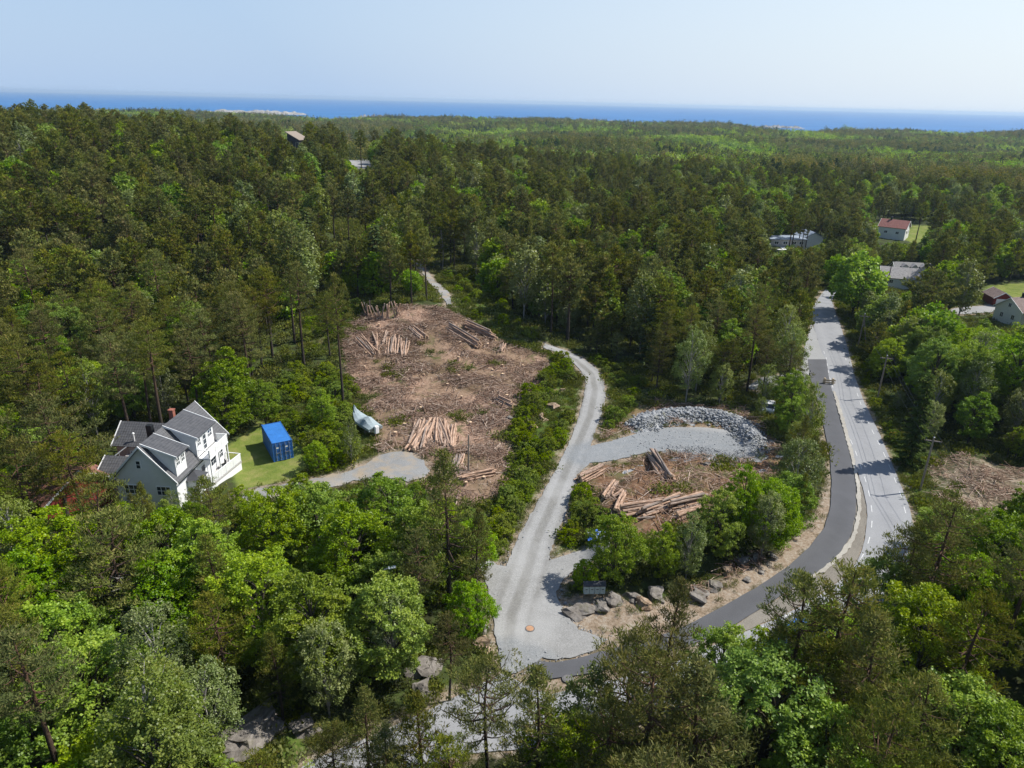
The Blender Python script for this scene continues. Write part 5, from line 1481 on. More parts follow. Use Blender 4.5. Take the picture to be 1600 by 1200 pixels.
for i in range(rows):
    u = i / (rows - 1); hb, kz, rim, rg_ = sect(u); x = (u - .5) * L_
    hv += [(x, -hb, rim), (x, -hb * .8, (kz + rim) / 2), (x, 0, kz), (x, hb * .8, (kz + rim) / 2), (x, hb, rim)]
    wv = .05 * math.sin(i * 2.1)
    cv += [(x, -hb - .03, rim - .35), (x, -hb - .035, rim), (x, -hb * .55, rim + (rg_ - rim) * .72 + wv), (x, 0, rg_ + wv), (x, hb * .55, rim + (rg_ - rim) * .72 - wv), (x, hb + .035, rim), (x, hb + .03, rim - .35)]
hm.add(hv, [(i * 5 + k, i * 5 + k + 1, (i + 1) * 5 + k + 1, (i + 1) * 5 + k) for i in range(rows - 1) for k in range(4)] + [tuple((rows - 1) * 5 + k for k in range(5))])
cm.add(cv, [(i * 7 + k, i * 7 + k + 1, (i + 1) * 7 + k + 1, (i + 1) * 7 + k) for i in range(rows - 1) for k in range(6)] + [tuple((rows - 1) * 7 + k for k in range(7)), tuple(range(7))[::-1]])
hm.build('hull', M['hull'], bt, 0, True); cm.build('cover', M['tarp'], bt)
MB().box(L_ / 2 - .05, L_ / 2 + .4, -.3, .3, .6, 1.7).build('engine_cover', M['white'], bt, .08)
for x in (-1.4, 1.4): MB().box(x - .12, x + .12, -.9, .9, -.1, .75).build('cradle', M['oldwood'], bt)

# ------------------------------------------------------------------ felled logs, every one an object
def log_mesh(i):
    r = np.random.default_rng(40 + i); m = MB(); L = 4.6
    bend = r.uniform(-.10, .10)
    m.tube([(bend * math.sin(k / 4 * math.pi), r.uniform(-.02, .02), (k / 4 - .5) * L) for k in range(5)], [.15 * (1 - .30 * k / 4) for k in range(5)], 9)
    me = m.mesh('felled_log'); me.materials.append(M['log']); me.materials.append(M['cut'])
    for p in me.polygons:
        if len(p.vertices) > 4: p.material_index = 1
    return me
LOGS = [log_mesh(i) for i in range(5)]
nlog = 0
def pile(a, b, n, width, what, upright=0.0, rmin=.75, rmax=1.25, ang=.055, slide=.45):
    """n logs lying from photo point a to b on the ground, heaped width metres wide"""
    global nlog
    A, B = gp(*a), gp(*b); d = B - A; L = d.length; u = d.normalized(); side = Vector((u.y, -u.x, 0)).normalized(); mid = (A + B) / 2
    per = max(2, int(width / .27)); row = 0; k = 0; cnt = per
    for i in range(n):
        off = (k - (cnt - 1) / 2) * .30 + random.uniform(-.06, .06)
        c = mid + side * off + u * random.uniform(-slide, slide)
        s = random.uniform(rmin, rmax); ll = L * random.uniform(.82, 1.06)
        dv = (u + side * random.gauss(0, ang)).normalized()
        dv = Vector((dv.x, dv.y, 0)).normalized()
        p0, p1 = c - dv * ll / 2, c + dv * ll / 2
        z0, z1 = hf(p0.x, p0.y), hf(p1.x, p1.y); zm = hf(c.x, c.y)
        lift = .12 * s + row * .22 + .06 + max(0, zm - (z0 + z1) / 2)
        P, Q = Vector((p0.x, p0.y, z0 + lift)), Vector((p1.x, p1.y, z1 + lift))
        if upright:
            Q = P.lerp(Q, .45) ; P = Vector((p0.x, p0.y, z0 - .05)); Q.z = P.z + ll * upright * random.uniform(.8, 1.1); ll = (Q - P).length
        o = link('felled_log', random.choice(LOGS))
        o.location = (P + Q) / 2; o.rotation_euler = (Q - P).to_track_quat('Z', 'Y').to_euler() if random.random() < .5 else (P - Q).to_track_quat('Z', 'Y').to_euler()
        o.scale = (s, s, ll / 4.6)
        tag(o, f'felled pine log in the {what}', 'log', f'logs of the {what}')
        nlog += 1; k += 1
        if k >= cnt:
            k = 0; row += 1; cnt = max(2, cnt - 1)
for a_ in [((664, 660), (650, 705), 15, 2.6, 'big fanned pile beside the gravel turning place', 0, .9, 1.4, .11), ((684, 660), (690, 700), 13, 2.2, 'big fanned pile beside the gravel turning place', 0, .9, 1.4, .08), ((704, 668), (704, 708), 8, 1.4, 'big fanned pile beside the gravel turning place', 0, .9, 1.35),
           ((652, 694), (640, 706), 2, .5, 'big fanned pile beside the gravel turning place'),
           ((718, 716), (709, 740), 7, 1.5, 'small pile beside the wooden post', 0, .9, 1.35), ((770, 742), (716, 756), 8, .9, 'flat pile below the wooden post'),
           ((560, 530), (584, 556), 12, 1.8, 'leftmost crossed pile on the upper clearing'), ((587, 523), (590, 556), 4, .6, 'pair of grey logs right of the crossed pile'), ((604, 518), (599, 541), 4, .7, 'narrow upright bundle on the upper clearing'),
           ((615, 527), (612, 556), 14, 2.3, 'wide row facing down the upper clearing'), ((633, 532), (629, 560), 9, 1.4, 'wide row facing down the upper clearing'), ((642, 514), (662, 530), 12, 1.8, 'slanting pile above the wide row'),
           ((700, 518), (750, 545), 17, 1.4, 'long slanting pile on the upper right clearing'), ((728, 511), (772, 530), 12, 1.0, 'rearmost slanting pile at the clearing rim'), ((787, 537), (782, 550), 6, 1.1, 'small pale pile at the green right rim'),
           ((778, 628), (802, 640), 10, 1.2, 'short heap at the right middle of the clearing'),
           ((906, 752), (940, 738), 14, 1.5, 'pile beside the gravel road fork'), ((946, 780), (960, 760), 10, 1.2, 'pile in front of the bushy tree at the fork'), ((961, 776), (980, 768), 2, .5, 'pile in front of the bushy tree at the fork'), ((962, 804), (974, 776), 5, .7, 'thin bundle left of the long pile'),
           ((1018, 712), (1046, 752), 15, 1.5, 'dark steep pile under the rubble pad'), ((972, 803), (1036, 794), 16, 1.6, 'long light pile behind the leafy trees'), ((1000, 806), (1066, 784), 14, 1.4, 'long light pile behind the leafy trees'),
           ((1048, 800), (1104, 782), 13, 1.3, 'long light pile behind the leafy trees'), ((1056, 812), (1098, 802), 7, .9, 'long light pile behind the leafy trees'), ((990, 814), (1022, 813), 1, .3, 'long light pile behind the leafy trees')]:
    pile(*a_)
for x, y in ((578, 494), (593, 497), (608, 496), (623, 494)):
    g = gp(x, y)
    for k in range(5):
        az_ = random.uniform(0, 6.28); tl = random.uniform(.12, .42); ll = random.uniform(2.3, 3.2)
        d3 = Vector((math.cos(az_) * math.sin(tl), math.sin(az_) * math.sin(tl), math.cos(tl)))
        P0 = Vector((g.x + random.uniform(-.7, .7), g.y + random.uniform(-.4, .4), 0)); P0.z = hf(P0.x, P0.y) - .1
        o = link('felled_log', random.choice(LOGS)); o.location = P0 + d3 * ll / 2; o.rotation_euler = d3.to_track_quat('Z', 'Y').to_euler(); s = random.uniform(.7, 1.05); o.scale = (s, s, ll / 4.6)
        tag(o, 'upright leaning log in the row of stacks on top of the clearing', 'log', 'logs of the row of leaning stacks on top of the clearing'); nlog += 1
print('logs', nlog)

# branches and tops left on the felled ground: nobody could count them
def debris(polys, n, name, label):
    r = np.random.default_rng(8); Vs, Fs, Av = [], [], []
    for poly, cnt in zip(polys, n):
        P = np.array(poly); x = r.uniform(P[:, 0].min(), P[:, 0].max(), cnt * 3); y = r.uniform(P[:, 1].min(), P[:, 1].max(), cnt * 3)
        ok = (sdf(x, y, poly) > -.3) & (paved_dist(x, y) < -.8)
        # swaths: more where the ground was swept into heaps
        sw = np.array([mnoise.noise(Vector((a / 5.0, b / 3.2, 2.0))) for a, b in zip(x, y)])
        ok &= r.random(len(x)) < np.clip(.42 + sw * 1.5, .05, 1)
        x, y, sw = x[ok][:cnt], y[ok][:cnt], sw[ok][:cnt]; k = len(x)
        z = hfull(x, y); L = np.clip(r.lognormal(-.25, .55, k), .25, 3.2); rad = np.clip(.014 * L + r.uniform(.006, .03, k), .01, .07)
        az = r.uniform(0, 2 * math.pi, k); el = r.normal(.06, .16, k)
        d = np.stack([np.cos(az) * np.cos(el), np.sin(az) * np.cos(el), np.sin(el)], 1)
        c = np.stack([x, y, z + .04 + .32 * r.random(k) * np.clip(sw + .4, .1, 1) + .2], 1)
        s = unit(np.cross(d, np.array([0, 0, 1.0]))); t_ = np.cross(s, d)
        for kk in range(k):
            b_ = sum(len(q) for q in Vs) if False else None
        ring = [c[:, None] + sg * d[:, None] * (L[:, None] / 2)[:, None] + (s[:, None] * math.cos(w) + t_[:, None] * math.sin(w)) * (rad * (1 if sg < 0 else .6))[:, None, None] for sg in (-1, 1) for w in (.5, 2.6, 4.7)]
        V6 = np.concatenate(ring, 1)
        base = len(np.concatenate(Vs)) if Vs else 0
        Vs.append(V6.reshape(-1, 3)); i0 = base + np.arange(k)[:, None] * 6
        Fs.append(np.concatenate([i0 + np.array([[0, 1, 4, 3]]), i0 + np.array([[1, 2, 5, 4]]), i0 + np.array([[2, 0, 3, 5]])], 0))
        v = np.clip(r.beta(1.6, 1.5, k), 0, 1); Av.append(np.concatenate([v, v, v]))
    me = npmesh(name, np.concatenate(Vs), np.concatenate(Fs), False, {'v': ('FACE', 'FLOAT', np.concatenate(Av))})
    tag(link(name, me, None, M['stick']), label, 'logging debris', kind='stuff')
debris([CLEAR, EARTH, CUTR, W([(1040, 930), (1100, 915), (1150, 880), (1190, 862), (1215, 862), (1150, 900), (1080, 935)])], [25000, 4600, 1500, 700], 'branch_debris', 'pinkish broken branches and treetops littering the felled ground')

# stumps
sm_ = MB().tube([(0, 0, -.2), (0, 0, .05), (0, 0, .32)], [.30, .22, .19], 9).mesh('tree_stump'); sm_.materials.append(M['log']); sm_.materials.append(M['cut'])
for p in sm_.polygons:
    if len(p.vertices) > 4: p.material_index = 1
P = np.array(CLEAR); ns = 0
while ns < 34:
    x, y = random.uniform(P[:, 0].min(), P[:, 0].max()), random.uniform(P[:, 1].min(), P[:, 1].max())
    if sdf(np.array([x]), np.array([y]), CLEAR)[0] < 2: continue
    o = link('tree_stump', sm_); o.location = (x, y, hf(x, y) + .1); o.rotation_euler = (random.uniform(-.1, .1), random.uniform(-.1, .1), random.uniform(0, 6)); s = random.uniform(.7, 1.3); o.scale = (s, s, s)
    tag(o, 'low sawn pine stump with pale cut face on the brown clearing', 'tree stump', 'stumps of the clearing'); ns += 1

# ------------------------------------------------------------------ stone
def rock_mesh(seed, sx, sy, sz, mat, name='boulder', planar=16):
    r = np.random.default_rng(seed); bm = bmesh.new()
    for i in range(planar):
        d = rdir(1, r)[0]; d = np.sign(d) * np.abs(d) ** .6
        bm.verts.new((d[0] * sx / 2 * r.uniform(.75, 1.05), d[1] * sy / 2 * r.uniform(.75, 1.05), d[2] * sz / 2 * r.uniform(.8, 1.05)))
    bmesh.ops.convex_hull(bm, input=bm.verts)
    for v in [v for v in bm.verts if not v.link_faces]: bm.verts.remove(v)
    bmesh.ops.subdivide_edges(bm, edges=bm.edges, cuts=3, use_grid_fill=True)
    bmesh.ops.triangulate(bm, faces=bm.faces)
    for v in bm.verts:
        n = mnoise.noise(v.co * 1.3 + Vector((seed, 0, 0))) * .16 + mnoise.noise(v.co * 4 + Vector((0, seed, 0))) * .06
        v.co += v.co.normalized() * n * min(sx, sz)
        # bedding: split into ledges along the rock's own layers
        q = (v.co.z + .35 * v.co.x) / (sz * .26); f_ = q - math.floor(q)
        k_ = .10 * sx * (1 if int(math.floor(q)) % 2 else -1) * (min(1, f_ * 5) if f_ < .5 else min(1, (1 - f_) * 5))
        v.co.x += k_ * (1 if v.co.x > 0 else -1) * .55; v.co.y += k_ * .5 * (1 if v.co.y > 0 else -1)
    me = bpy.data.meshes.new(name); bm.to_mesh(me); bm.free(); me.materials.append(M[mat]); return me
BOULD = [(905, 958, 3.0, 2.2, 1.7, 'rock', 'big grey boulder at the corner of the gravel junction'), (938, 950, 2.0, 1.8, 1.5, 'rock', 'grey cracked boulder below the mailbox stand'), (966, 943, 2.4, 1.7, 1.6, 'rock', 'dark slanted slab right of the mailbox stand'),
    (988, 934, 1.7, 1.5, 1.2, 'rock', 'smaller boulder above the slanted slab'), (1006, 948, 1.8, 1.4, 1.3, 'soilrock', 'ochre stained rock between the junction boulders'), (1024, 932, 2.4, 1.8, 1.6, 'rock', 'grey boulder in the shade left of the upright pine'),
    (1094, 930, 2.8, 2.0, 1.5, 'rock', 'long dark ledge right of the upright pine'), (1116, 917, 1.8, 1.6, 1.3, 'rock', 'grey block on the ledge by the cycle path'), (1140, 897, 1.6, 1.4, 1.2, 'soilrock', 'tan rock lying in the roadside soil'),
    (1160, 884, 2.3, 1.5, 1.6, 'rock', 'tilted rock slab under the leafy trees'), (1184, 876, 1.8, 1.4, 1.5, 'rock', 'upright split block beside the tilted slab'), (1205, 870, 1.4, 1.2, 1.3, 'rock', 'dark block at the head of the sandy verge'), (1226, 856, 1.2, 1.1, .9, 'soilrock', 'last pale stone before the cycle path curve'),
    (1168, 906, .9, .8, .6, 'rock', 'small stone lying low on the sandy verge'), (1190, 895, .7, .6, .5, 'rock', 'smallest stone on the sandy verge'),
    (396, 1150, 3.8, 6.2, 2.4, 'rock', 'huge grey rock slab in the lower left wood'), (364, 1182, 3.0, 2.6, 1.6, 'rock', 'flat slab below the huge slab'), (476, 1140, 2.8, 2.0, 1.6, 'rock', 'grey rock face on the shaded slope'),
    (662, 1046, 3.2, 2.4, 1.9, 'rock', 'grey ledge left of the gravel junction'), (662, 1085, 2.4, 2.0, 1.7, 'rock', 'lower ledge above the pale road'), (757, 1012, 2.2, 1.2, 1.8, 'soilrock', 'earthy stone beside the junction kerb'), (752, 985, 1.6, 1.1, 1.4, 'rock', 'mossy stone at the left kerb of the junction'),
    (862, 636, 2.6, 1.6, 1.3, 'soilrock', 'tan earthy bank boulder left of the gravel road'), (846, 655, 2.4, 2.0, 1.5, 'soilrock', 'largest tan bank boulder above the green slope'), (834, 672, 1.7, 1.3, 1.1, 'soilrock', 'lowest tan bank boulder'), (880, 612, 2.0, 1.2, 1.1, 'soilrock', 'tan bank boulder by the gravel road curve'),
    (888, 590, 2.0, 1.3, 1.0, 'soilrock', 'topmost tan boulder inside the gravel road curve'), (795, 656, 2.2, 1.6, 1.1, 'rock', 'grey stone beside the short log heap'), (1110, 728, 3.6, 1.2, .7, 'rock', 'pale bare rock strip under the rubble pad'), (1140, 724, 2.4, 1.2, .7, 'rock', 'pale bare rock right of the rock strip'),
    (1122, 706, 1.0, .8, .7, 'rubble', 'large blue-grey block at the rubble pad edge')]
for i, (px, py, sx, sy, sz, mt, lab) in enumerate(BOULD):
    p = gp(px, py); o = link('boulder', rock_mesh(500 + i, sx, sy, sz, mt)); o.location = (p.x, p.y, p.z - sz * .02); o.rotation_euler = (random.uniform(-.25, .25), random.uniform(-.25, .25), random.uniform(0, 3.1))
    tag(o, lab, 'boulder')
RUB = W([(1000, 666), (1020, 656), (1050, 650), (1085, 648), (1120, 652), (1148, 661), (1166, 676), (1177, 692)])
RUB2 = W([(1170, 684), (1180, 698), (1176, 714), (1145, 716), (1110, 710), (1080, 708), (1050, 706)])
r = np.random.default_rng(3)
Vs, Fs = [], []; nb_ = 0
def heap(x, y):
    d1 = line_dist(x, y, RUB); d2 = line_dist(x, y, RUB2)
    return .95 * np.exp(-(d1 / 1.6) ** 2) + .35 * np.exp(-(d2 / 1.2) ** 2)
hulls = []
for i in range(14):
    bm = bmesh.new()
    for q in rdir(11, r) * np.array([1, .8, .65]): bm.verts.new(q * r.uniform(.75, 1.1))
    bmesh.ops.convex_hull(bm, input=bm.verts); bmesh.ops.triangulate(bm, faces=bm.faces)
    for v in [v for v in bm.verts if not v.link_faces]: bm.verts.remove(v)
    bm.verts.index_update(); hulls.append((np.array([v.co[:] for v in bm.verts]), np.array([[v.index for v in f.verts] for f in bm.faces]))); bm.free()
for path, cnt, spread, big in ((RUB, 4600, 1.6, .9), (RUB2, 2400, 1.5, .35), (SPUR, 700, 2.2, .3)):
    for i in range(cnt):
        k = r.integers(len(path) - 1); f = r.random(); x = path[k][0] * (1 - f) + path[k + 1][0] * f + r.normal(0, spread * .7); y = path[k][1] * (1 - f) + path[k + 1][1] * f + r.normal(0, spread * .7)
        if path is SPUR and k < 2: continue
        s = min(.5, r.lognormal(-2.05, .55)) * (.75 + .25 * big) * (1 if big > .4 else .5)
        z = hbase(x, y) + float(heap(np.array([x]), np.array([y]))[0]) + r.uniform(-.1, .12) * s + .05
        hv_, hf_ = hulls[r.integers(14)]; a_ = r.uniform(0, 6.28); ca, sa = math.cos(a_), math.sin(a_)
        Vs.append(hv_ @ np.array([[ca, sa, 0], [-sa, ca, 0], [0, 0, 1]]) * s + np.array([x, y, z])); Fs.append(hf_ + nb_); nb_ += len(hv_)
tag(link('rubble', npmesh('rubble', np.concatenate(Vs), np.concatenate(Fs)), None, M['rubble']), 'blue-grey blasted stone heaped round the end of the gravel pad', 'rubble', kind='stuff')
A_ = np.array(RUB + RUB2); xs = np.arange(A_[:, 0].min() - 5, A_[:, 0].max() + 5, .5); ys = np.arange(A_[:, 1].min() - 5, A_[:, 1].max() + 5, .5)
X, Y = np.meshgrid(xs, ys); Hh = heap(X.ravel(), Y.ravel()); Z = hfull(X.ravel(), Y.ravel()) + Hh - .16 + .05
n_ = len(xs); i_ = (np.arange(len(ys) - 1)[:, None] * n_ + np.arange(n_ - 1)[None]).ravel()
tag(link('rubble_ground', npmesh('rubble_ground', np.stack([X.ravel(), Y.ravel(), Z], 1), np.stack([i_, i_ + 1, i_ + n_ + 1, i_ + n_], 1), True), None, M['rubble']), 'low bank of crushed stone under the heaped rubble', 'bank', kind='structure')
# ------------------------------------------------------------------ road furniture
def wood_pole(base, h, label, name='power_pole', r=.13, arm=True, az=0.0, wood='oldwood'):
    o = tag(empty(name, base, az), label, 'pole')
    MB().tube([(0, 0, -.5), (0, 0, h * .5), (0, 0, h)], [r, r * .88, r * .72], 9).build('shaft', M[wood], o)
    if arm:
        MB().box(-.9, .9, -.05, .05, h - .55, h - .43).build('crossarm', M['oldwood'], o)
        for x in (-.8, 0, .8): MB().tube([(x, 0, h - .43 if x else h), (x, 0, h - .25 if x else h + .18)], [.05, .035], 6).build('insulator', M['black'], o)
        MB().tube([(0, 0, h + .001), (0, 0, h + .05)], [r * .8, r * .4]).build('pole_cap', M['white'], o)
    return o
b1 = gp(1437, 768); b2 = gp(1371, 622); b3 = gp(1340, 545); b0 = Vector((43.0, 44.0, 0))
b0.z = hf(b0.x, b0.y)
laz = math.atan2(b1.x - b2.x, -(b1.y - b2.y))
poles = [(b0, 7.6, 'wooden power pole hidden low among the pines at the right'), (b1, 7.0, 'nearest wooden power pole at the verge of the main road'), (b2, 7.2, 'second wooden power pole right of the main road'), (b3, 6.8, 'farthest braced power pole at the shaded road bend')]
for p, h, lab in poles: wood_pole(p, h, lab, az=laz)
br = bpy.data.objects
m = MB().tube([(1.5, -.6, -.3), (.1, 0, 5.6)], [.11, .09], 8)
far_pole = [o for o in bpy.data.objects if o.get('label') == poles[3][2]][0]
m.build('brace', M['oldwood'], far_pole)
tops = [(p + Vector((0, 0, h)), p) for p, h, _ in poles]
u = Vector((math.cos(laz), math.sin(laz), 0))
for i, (s0, s1) in enumerate(((0, 1), (1, 2), (2, 3))):
    for x, nm in ((-.8, 'roadside'), (0, 'middle'), (.8, 'wood side')):
        a, b = tops[s0][0] + u * x + Vector((0, 0, -.25 if x else .18)), tops[s1][0] + u * x + Vector((0, 0, -.25 if x else .18))
        pts = [a.lerp(b, k / 10) - Vector((0, 0, .55 * (1 - (k / 5 - 1) ** 2))) for k in range(11)]
        o = MB().tube(pts, .018, 4, False).build('power_line', M['black'])
        tag(o, f"{nm} wire {['running down past the nearest power pole', 'between the nearest and second power poles', 'between the second and farthest power poles'][i]}", 'power line')
wood_pole(gp(732, 741), 5.2, 'bare grey wooden post at the lower edge of the clearing', 'wooden_post', .12, False)
wood_pole(gp(1498, 478), 7.0, 'thin pole standing near the red garage', 'garage_pole', .10, True, .5)

# a dead pine: bare silver limbs among the living ones
def dead_tree(px, py, H, seed, label):
    z = 0.0
    for _ in range(12):
        p = pz(px, py, z + H); z = .5 * z + .5 * float(hbase(p.x, p.y))
    r = np.random.default_rng(seed); o = tag(empty('dead_tree', (p.x, p.y, hf(p.x, p.y))), label, 'dead tree')
    zt = np.linspace(-.5, H, 8); tubes = [(np.stack([.3 * np.sin(zt * .4), .2 * np.cos(zt * .5), zt], 1), .16 * (1 - np.clip(zt / H, 0, 1)) ** .8 + .02)]
    m_ = trunk_mesh('trunk', skel(tubes, 7), M['deadwood']); link('trunk', m_, o)
    lim = []
    for k in range(26):
        zz0 = H * r.uniform(.3, .97); ln = r.uniform(.8, 2.4) * (1.25 - zz0 / H); a = r.uniform(0, 6.28); s = np.linspace(0, 1, 4)
        b_ = np.array([.3 * math.sin(zz0 * .4), .2 * math.cos(zz0 * .5), zz0]); d_ = np.array([math.cos(a), math.sin(a), r.uniform(-.2, .7)])
        path = b_ + d_ * ln * s[:, None] + r.normal(0, .06, (4, 3)) * s[:, None]; lim.append((path, .05 * (1 - s) + .012))
        for q in range(3):
            t0 = path[1 + q % 3]; e_ = unit(d_ + r.normal(0, .7, 3)); lim.append((t0 + e_ * ln * .45 * s[:, None], .02 * (1 - s) + .008))
    link('branches', trunk_mesh('branches', skel(lim, 4), M['deadwood']), o)
M['deadwood'] = bark_mat('dead_grey_wood', (.30, .27, .24), (.36, .33, .30), 0, 8)
dead_tree(1030, 402, 14.0, 5, 'bare silver dead pine in the forest above the rubble pad')
dead_tree(186, 893, 7.5, 6, 'small brown dead treetop among bright maples below the house')
dead_tree(690, 350, 11.0, 7, 'grey dead pine behind the clearing top beside the forest road')
# mailbox stand at the junction
p = gp(927, 938); p.z += .35
mb = tag(empty('mailbox_stand', p, R(4)), 'grey-green mailbox stand on the rocks above the gravel junction', 'mailbox stand')
for x in (-.85, .85): MB().box(x - .05, x + .05, .1, .2, -.9, 1.15).build('post', M['oldwood'], mb)
MB().box(-1.0, 1.0, .12, .18, .45, 1.15).build('back_board', M['oldwood'], mb)
MB().prism([(-1.02, -.36, 1.24), (-1.02, .16, 1.44), (-1.02, .16, 1.50), (-1.02, -.36, 1.30)], (2.04, 0, 0)).build('roof', M['darkgrey'], mb)
M['mailbox'] = simple('grey_green_mailbox', (.42, .52, .52), .5, .12, 3)
for k in range(4):
    x = -.96 + k * .49
    q = MB().box(x, x + .45, -.28, .115, .38, 1.2).build('mailbox', M['mailbox'], mb, .02); MB().box(x + .12, x + .33, -.295, -.282, .86, .92).build('slot', M['black'], q); MB().box(x + .17, x + .28, -.296, -.282, .70, .76).build('lock', M['steel'], q)

# manhole covers
def manhole(px, py, rr, mat, label, zoff):
    v = hit(px, py); o = tag(empty('manhole_cover', (v.x, v.y, hf(v.x, v.y) + zoff)), label, 'manhole cover')
    MB().tube([(0, 0, -.1), (0, 0, .05)], rr, 28).build('lid', M[mat], o)
    n = 28; vs = []; fs = []
    for k in range(n):
        a = 2 * math.pi * k / n
        for r_, z in ((rr + .01, .03), (rr + .09, .03), (rr + .09, -.08)): vs.append((r_ * math.cos(a), r_ * math.sin(a), z))
    for k in range(n):
        q = (k + 1) % n; fs += [(3 * k, 3 * k + 1, 3 * q + 1, 3 * q), (3 * k + 1, 3 * k + 2, 3 * q + 2, 3 * q + 1)]
    MB().add(vs, fs).build('rim', M['iron'], o)
M['rust'] = simple('rusty_iron', (.42, .24, .14), .85, .2, 6)
M['iron'] = simple('worn_iron', (.15, .145, .14), .7, .2, 6)
manhole(828, 983, .33, 'rust', 'round rust-coloured manhole cover in the gravel junction', .10)
manhole(887, 1061, .36, 'iron', 'round dark manhole cover in the asphalt below the junction', .10)

# timber barrier at the head of the divider, bollard, yellow board
p = gp(1294, 600)
bz = tag(empty('road_barrier', (p.x, p.y, hf(p.x, p.y) + .05), R(-8)), 'tan wooden barrier at the head of the gravel divider', 'barrier')
for x in (-.65, .65): MB().box(x - .14, x + .14, -.2, .2, 0, 1.0).build('post', M['tan'], bz, .02)
MB().box(-1.0, 1.0, -.26, -.20, .62, .86).build('rail', M['tan'], bz, .01); MB().box(-1.0, 1.0, -.26, -.20, .25, .45).build('rail', M['tan'], bz, .01)
p = gp(1264, 590)
bo = tag(empty('bollard', (p.x, p.y, hf(p.x, p.y) + .08)), 'dark bollard on the edge of the dark cycle path start', 'bollard')
MB().tube([(0, 0, 0), (0, 0, 1.15), (0, 0, 1.25)], [.11, .10, .05], 10).build('shaft', M['black'], bo); MB().tube([(0, 0, .9), (0, 0, 1.02)], .112, 10).build('band', M['white'], bo)
M['yellow'] = simple('orange_yellow_paint', (.62, .33, .02), .5, .1, 4)
p = gp(1393, 682)
yb = tag(empty('sign_board', p, R(10)), 'orange-yellow board lying in the green verge of the road', 'sign')
MB().box(-.7, .7, -.04, .04, .12, .62).build('panel', M['yellow'], yb, .01)
for x in (-.5, .5): MB().box(x - .03, x + .03, .041, .10, -.3, .7).build('post', M['steel'], yb)

# street lamp in the leafy wood
p = pz(596, 894, 6.8); z = hf(p.x, p.y)
lp = tag(empty('street_lamp', (p.x, p.y, z), R(20)), 'white street lamp head rising out of the leafy wood', 'street lamp')
MB().tube([(0, 0, -.4), (0, 0, 3.5), (0, 0, 6.8 - z), (.25, 0, 7.0 - z), (.7, 0, 7.05 - z)], [.09, .07, .05, .045, .04], 8).build('pole', M['steel'], lp)
MB().box(.55, 1.15, -.13, .13, 7.0 - z, 7.14 - z).build('lamp_head', M['white'], lp, .03)

# blue tarpaulin heap
p = gp(935, 838); v_, f_ = [], []; n = 17
for j in range(n):
    for i in range(n):
        u_, w_ = i / (n - 1) * 2 - 1, j / (n - 1) * 2 - 1; rr2 = u_ * u_ + w_ * w_
        zz_ = max(0, .55 * (1 - rr2 * .75)) + .16 * mnoise.noise(Vector((u_ * 3, w_ * 3, 2))) + .07 * mnoise.noise(Vector((u_ * 8, w_ * 8, 2)))
        v_.append((u_ * 1.15 * (1 + .15 * mnoise.noise(Vector((w_ * 2, 1, 1)))), w_ * .9 * (1 + .2 * mnoise.noise(Vector((u_ * 2, 5, 1)))), max(.02, zz_)))
for j in range(n - 1):
    for i in range(n - 1): k = j * n + i; f_.append((k, k + 1, k + n + 1, k + n))
t = NT('blue_white_plastic'); nn = t.noise(1.4, 3, .5, t.obj(), .8)
M['plastic'] = t.surf(t.ramp(nn, [(.44, (.055, .15, .55)), (.5, (.35, .48, .75)), (.58, (.74, .78, .84))]), .35, .5)
me = bpy.data.meshes.new('tarpaulin'); me.from_pydata(v_, [], f_)
for q in me.polygons: q.use_smooth = True
o = link('tarpaulin', me, None, M['plastic']); o.location = p + Vector((0, 0, .06)); tag(o, 'crumpled blue and white tarpaulin lying behind the mailbox tree', 'tarpaulin')

# cars, mostly under trees
def car(p, rz, paint, label):
    o = tag(empty('parked_car', p, rz), label, 'car')
    pr = [(-2.1, .32), (-2.12, .72), (-1.95, .92), (-1.0, .98), (1.15, .96), (1.95, .82), (2.12, .62), (2.1, .32)]
    MB().prism([(x, -.86, z) for x, z in pr], (0, 1.72, 0)).build('body', M[paint], o, .05)
    MB().add([(-1.75, -.78, .965), (.95, -.78, .965), (.25, -.62, 1.45), (-1.35, -.62, 1.45), (-1.75, .78, .965), (.95, .78, .965), (.25, .62, 1.45), (-1.35, .62, 1.45)],
             [(0, 1, 2, 3), (4, 7, 6, 5), (1, 5, 6, 2), (0, 3, 7, 4), (0, 4, 5, 1), (3, 2, 6, 7)]).build('windows', M['glass'], o)
    MB().box(-1.33, .24, -.63, .63, 1.451, 1.49).build('roof', M[paint], o, .02)
    for x in (-1.3, 1.3):
        for s in (-1, 1):
            w_ = MB().tube([(x, s * .74, .32), (x, s * .90, .32)], .32, 16).build('wheel', M['black'], o); MB().tube([(x, s * .90, .32), (x, s * .915, .32)], .19, 12).build('rim', M['steel'], w_)
    for s in (-.6, .6): MB().box(2.09, 2.135, s - .16, s + .16, .6, .74).build('headlight', M['white'], o)
M['carblue'] = simple('blue_car_paint', (.02, .14, .45), .25, .05, 1, .6); M['carwhite'] = simple('white_car_paint', (.78, .78, .78), .3, .04, 1, .6)
p = gp(1246, 996); car(Vector((p.x, p.y, hf(p.x, p.y) + .09)), R(28), 'carblue', 'blue car on the road glimpsed beneath the largest pine')
p = gp(1200, 640); car(Vector((p.x, p.y, hf(p.x, p.y) + .02)), R(70), 'carwhite', 'white car parked under trees left of the side road')

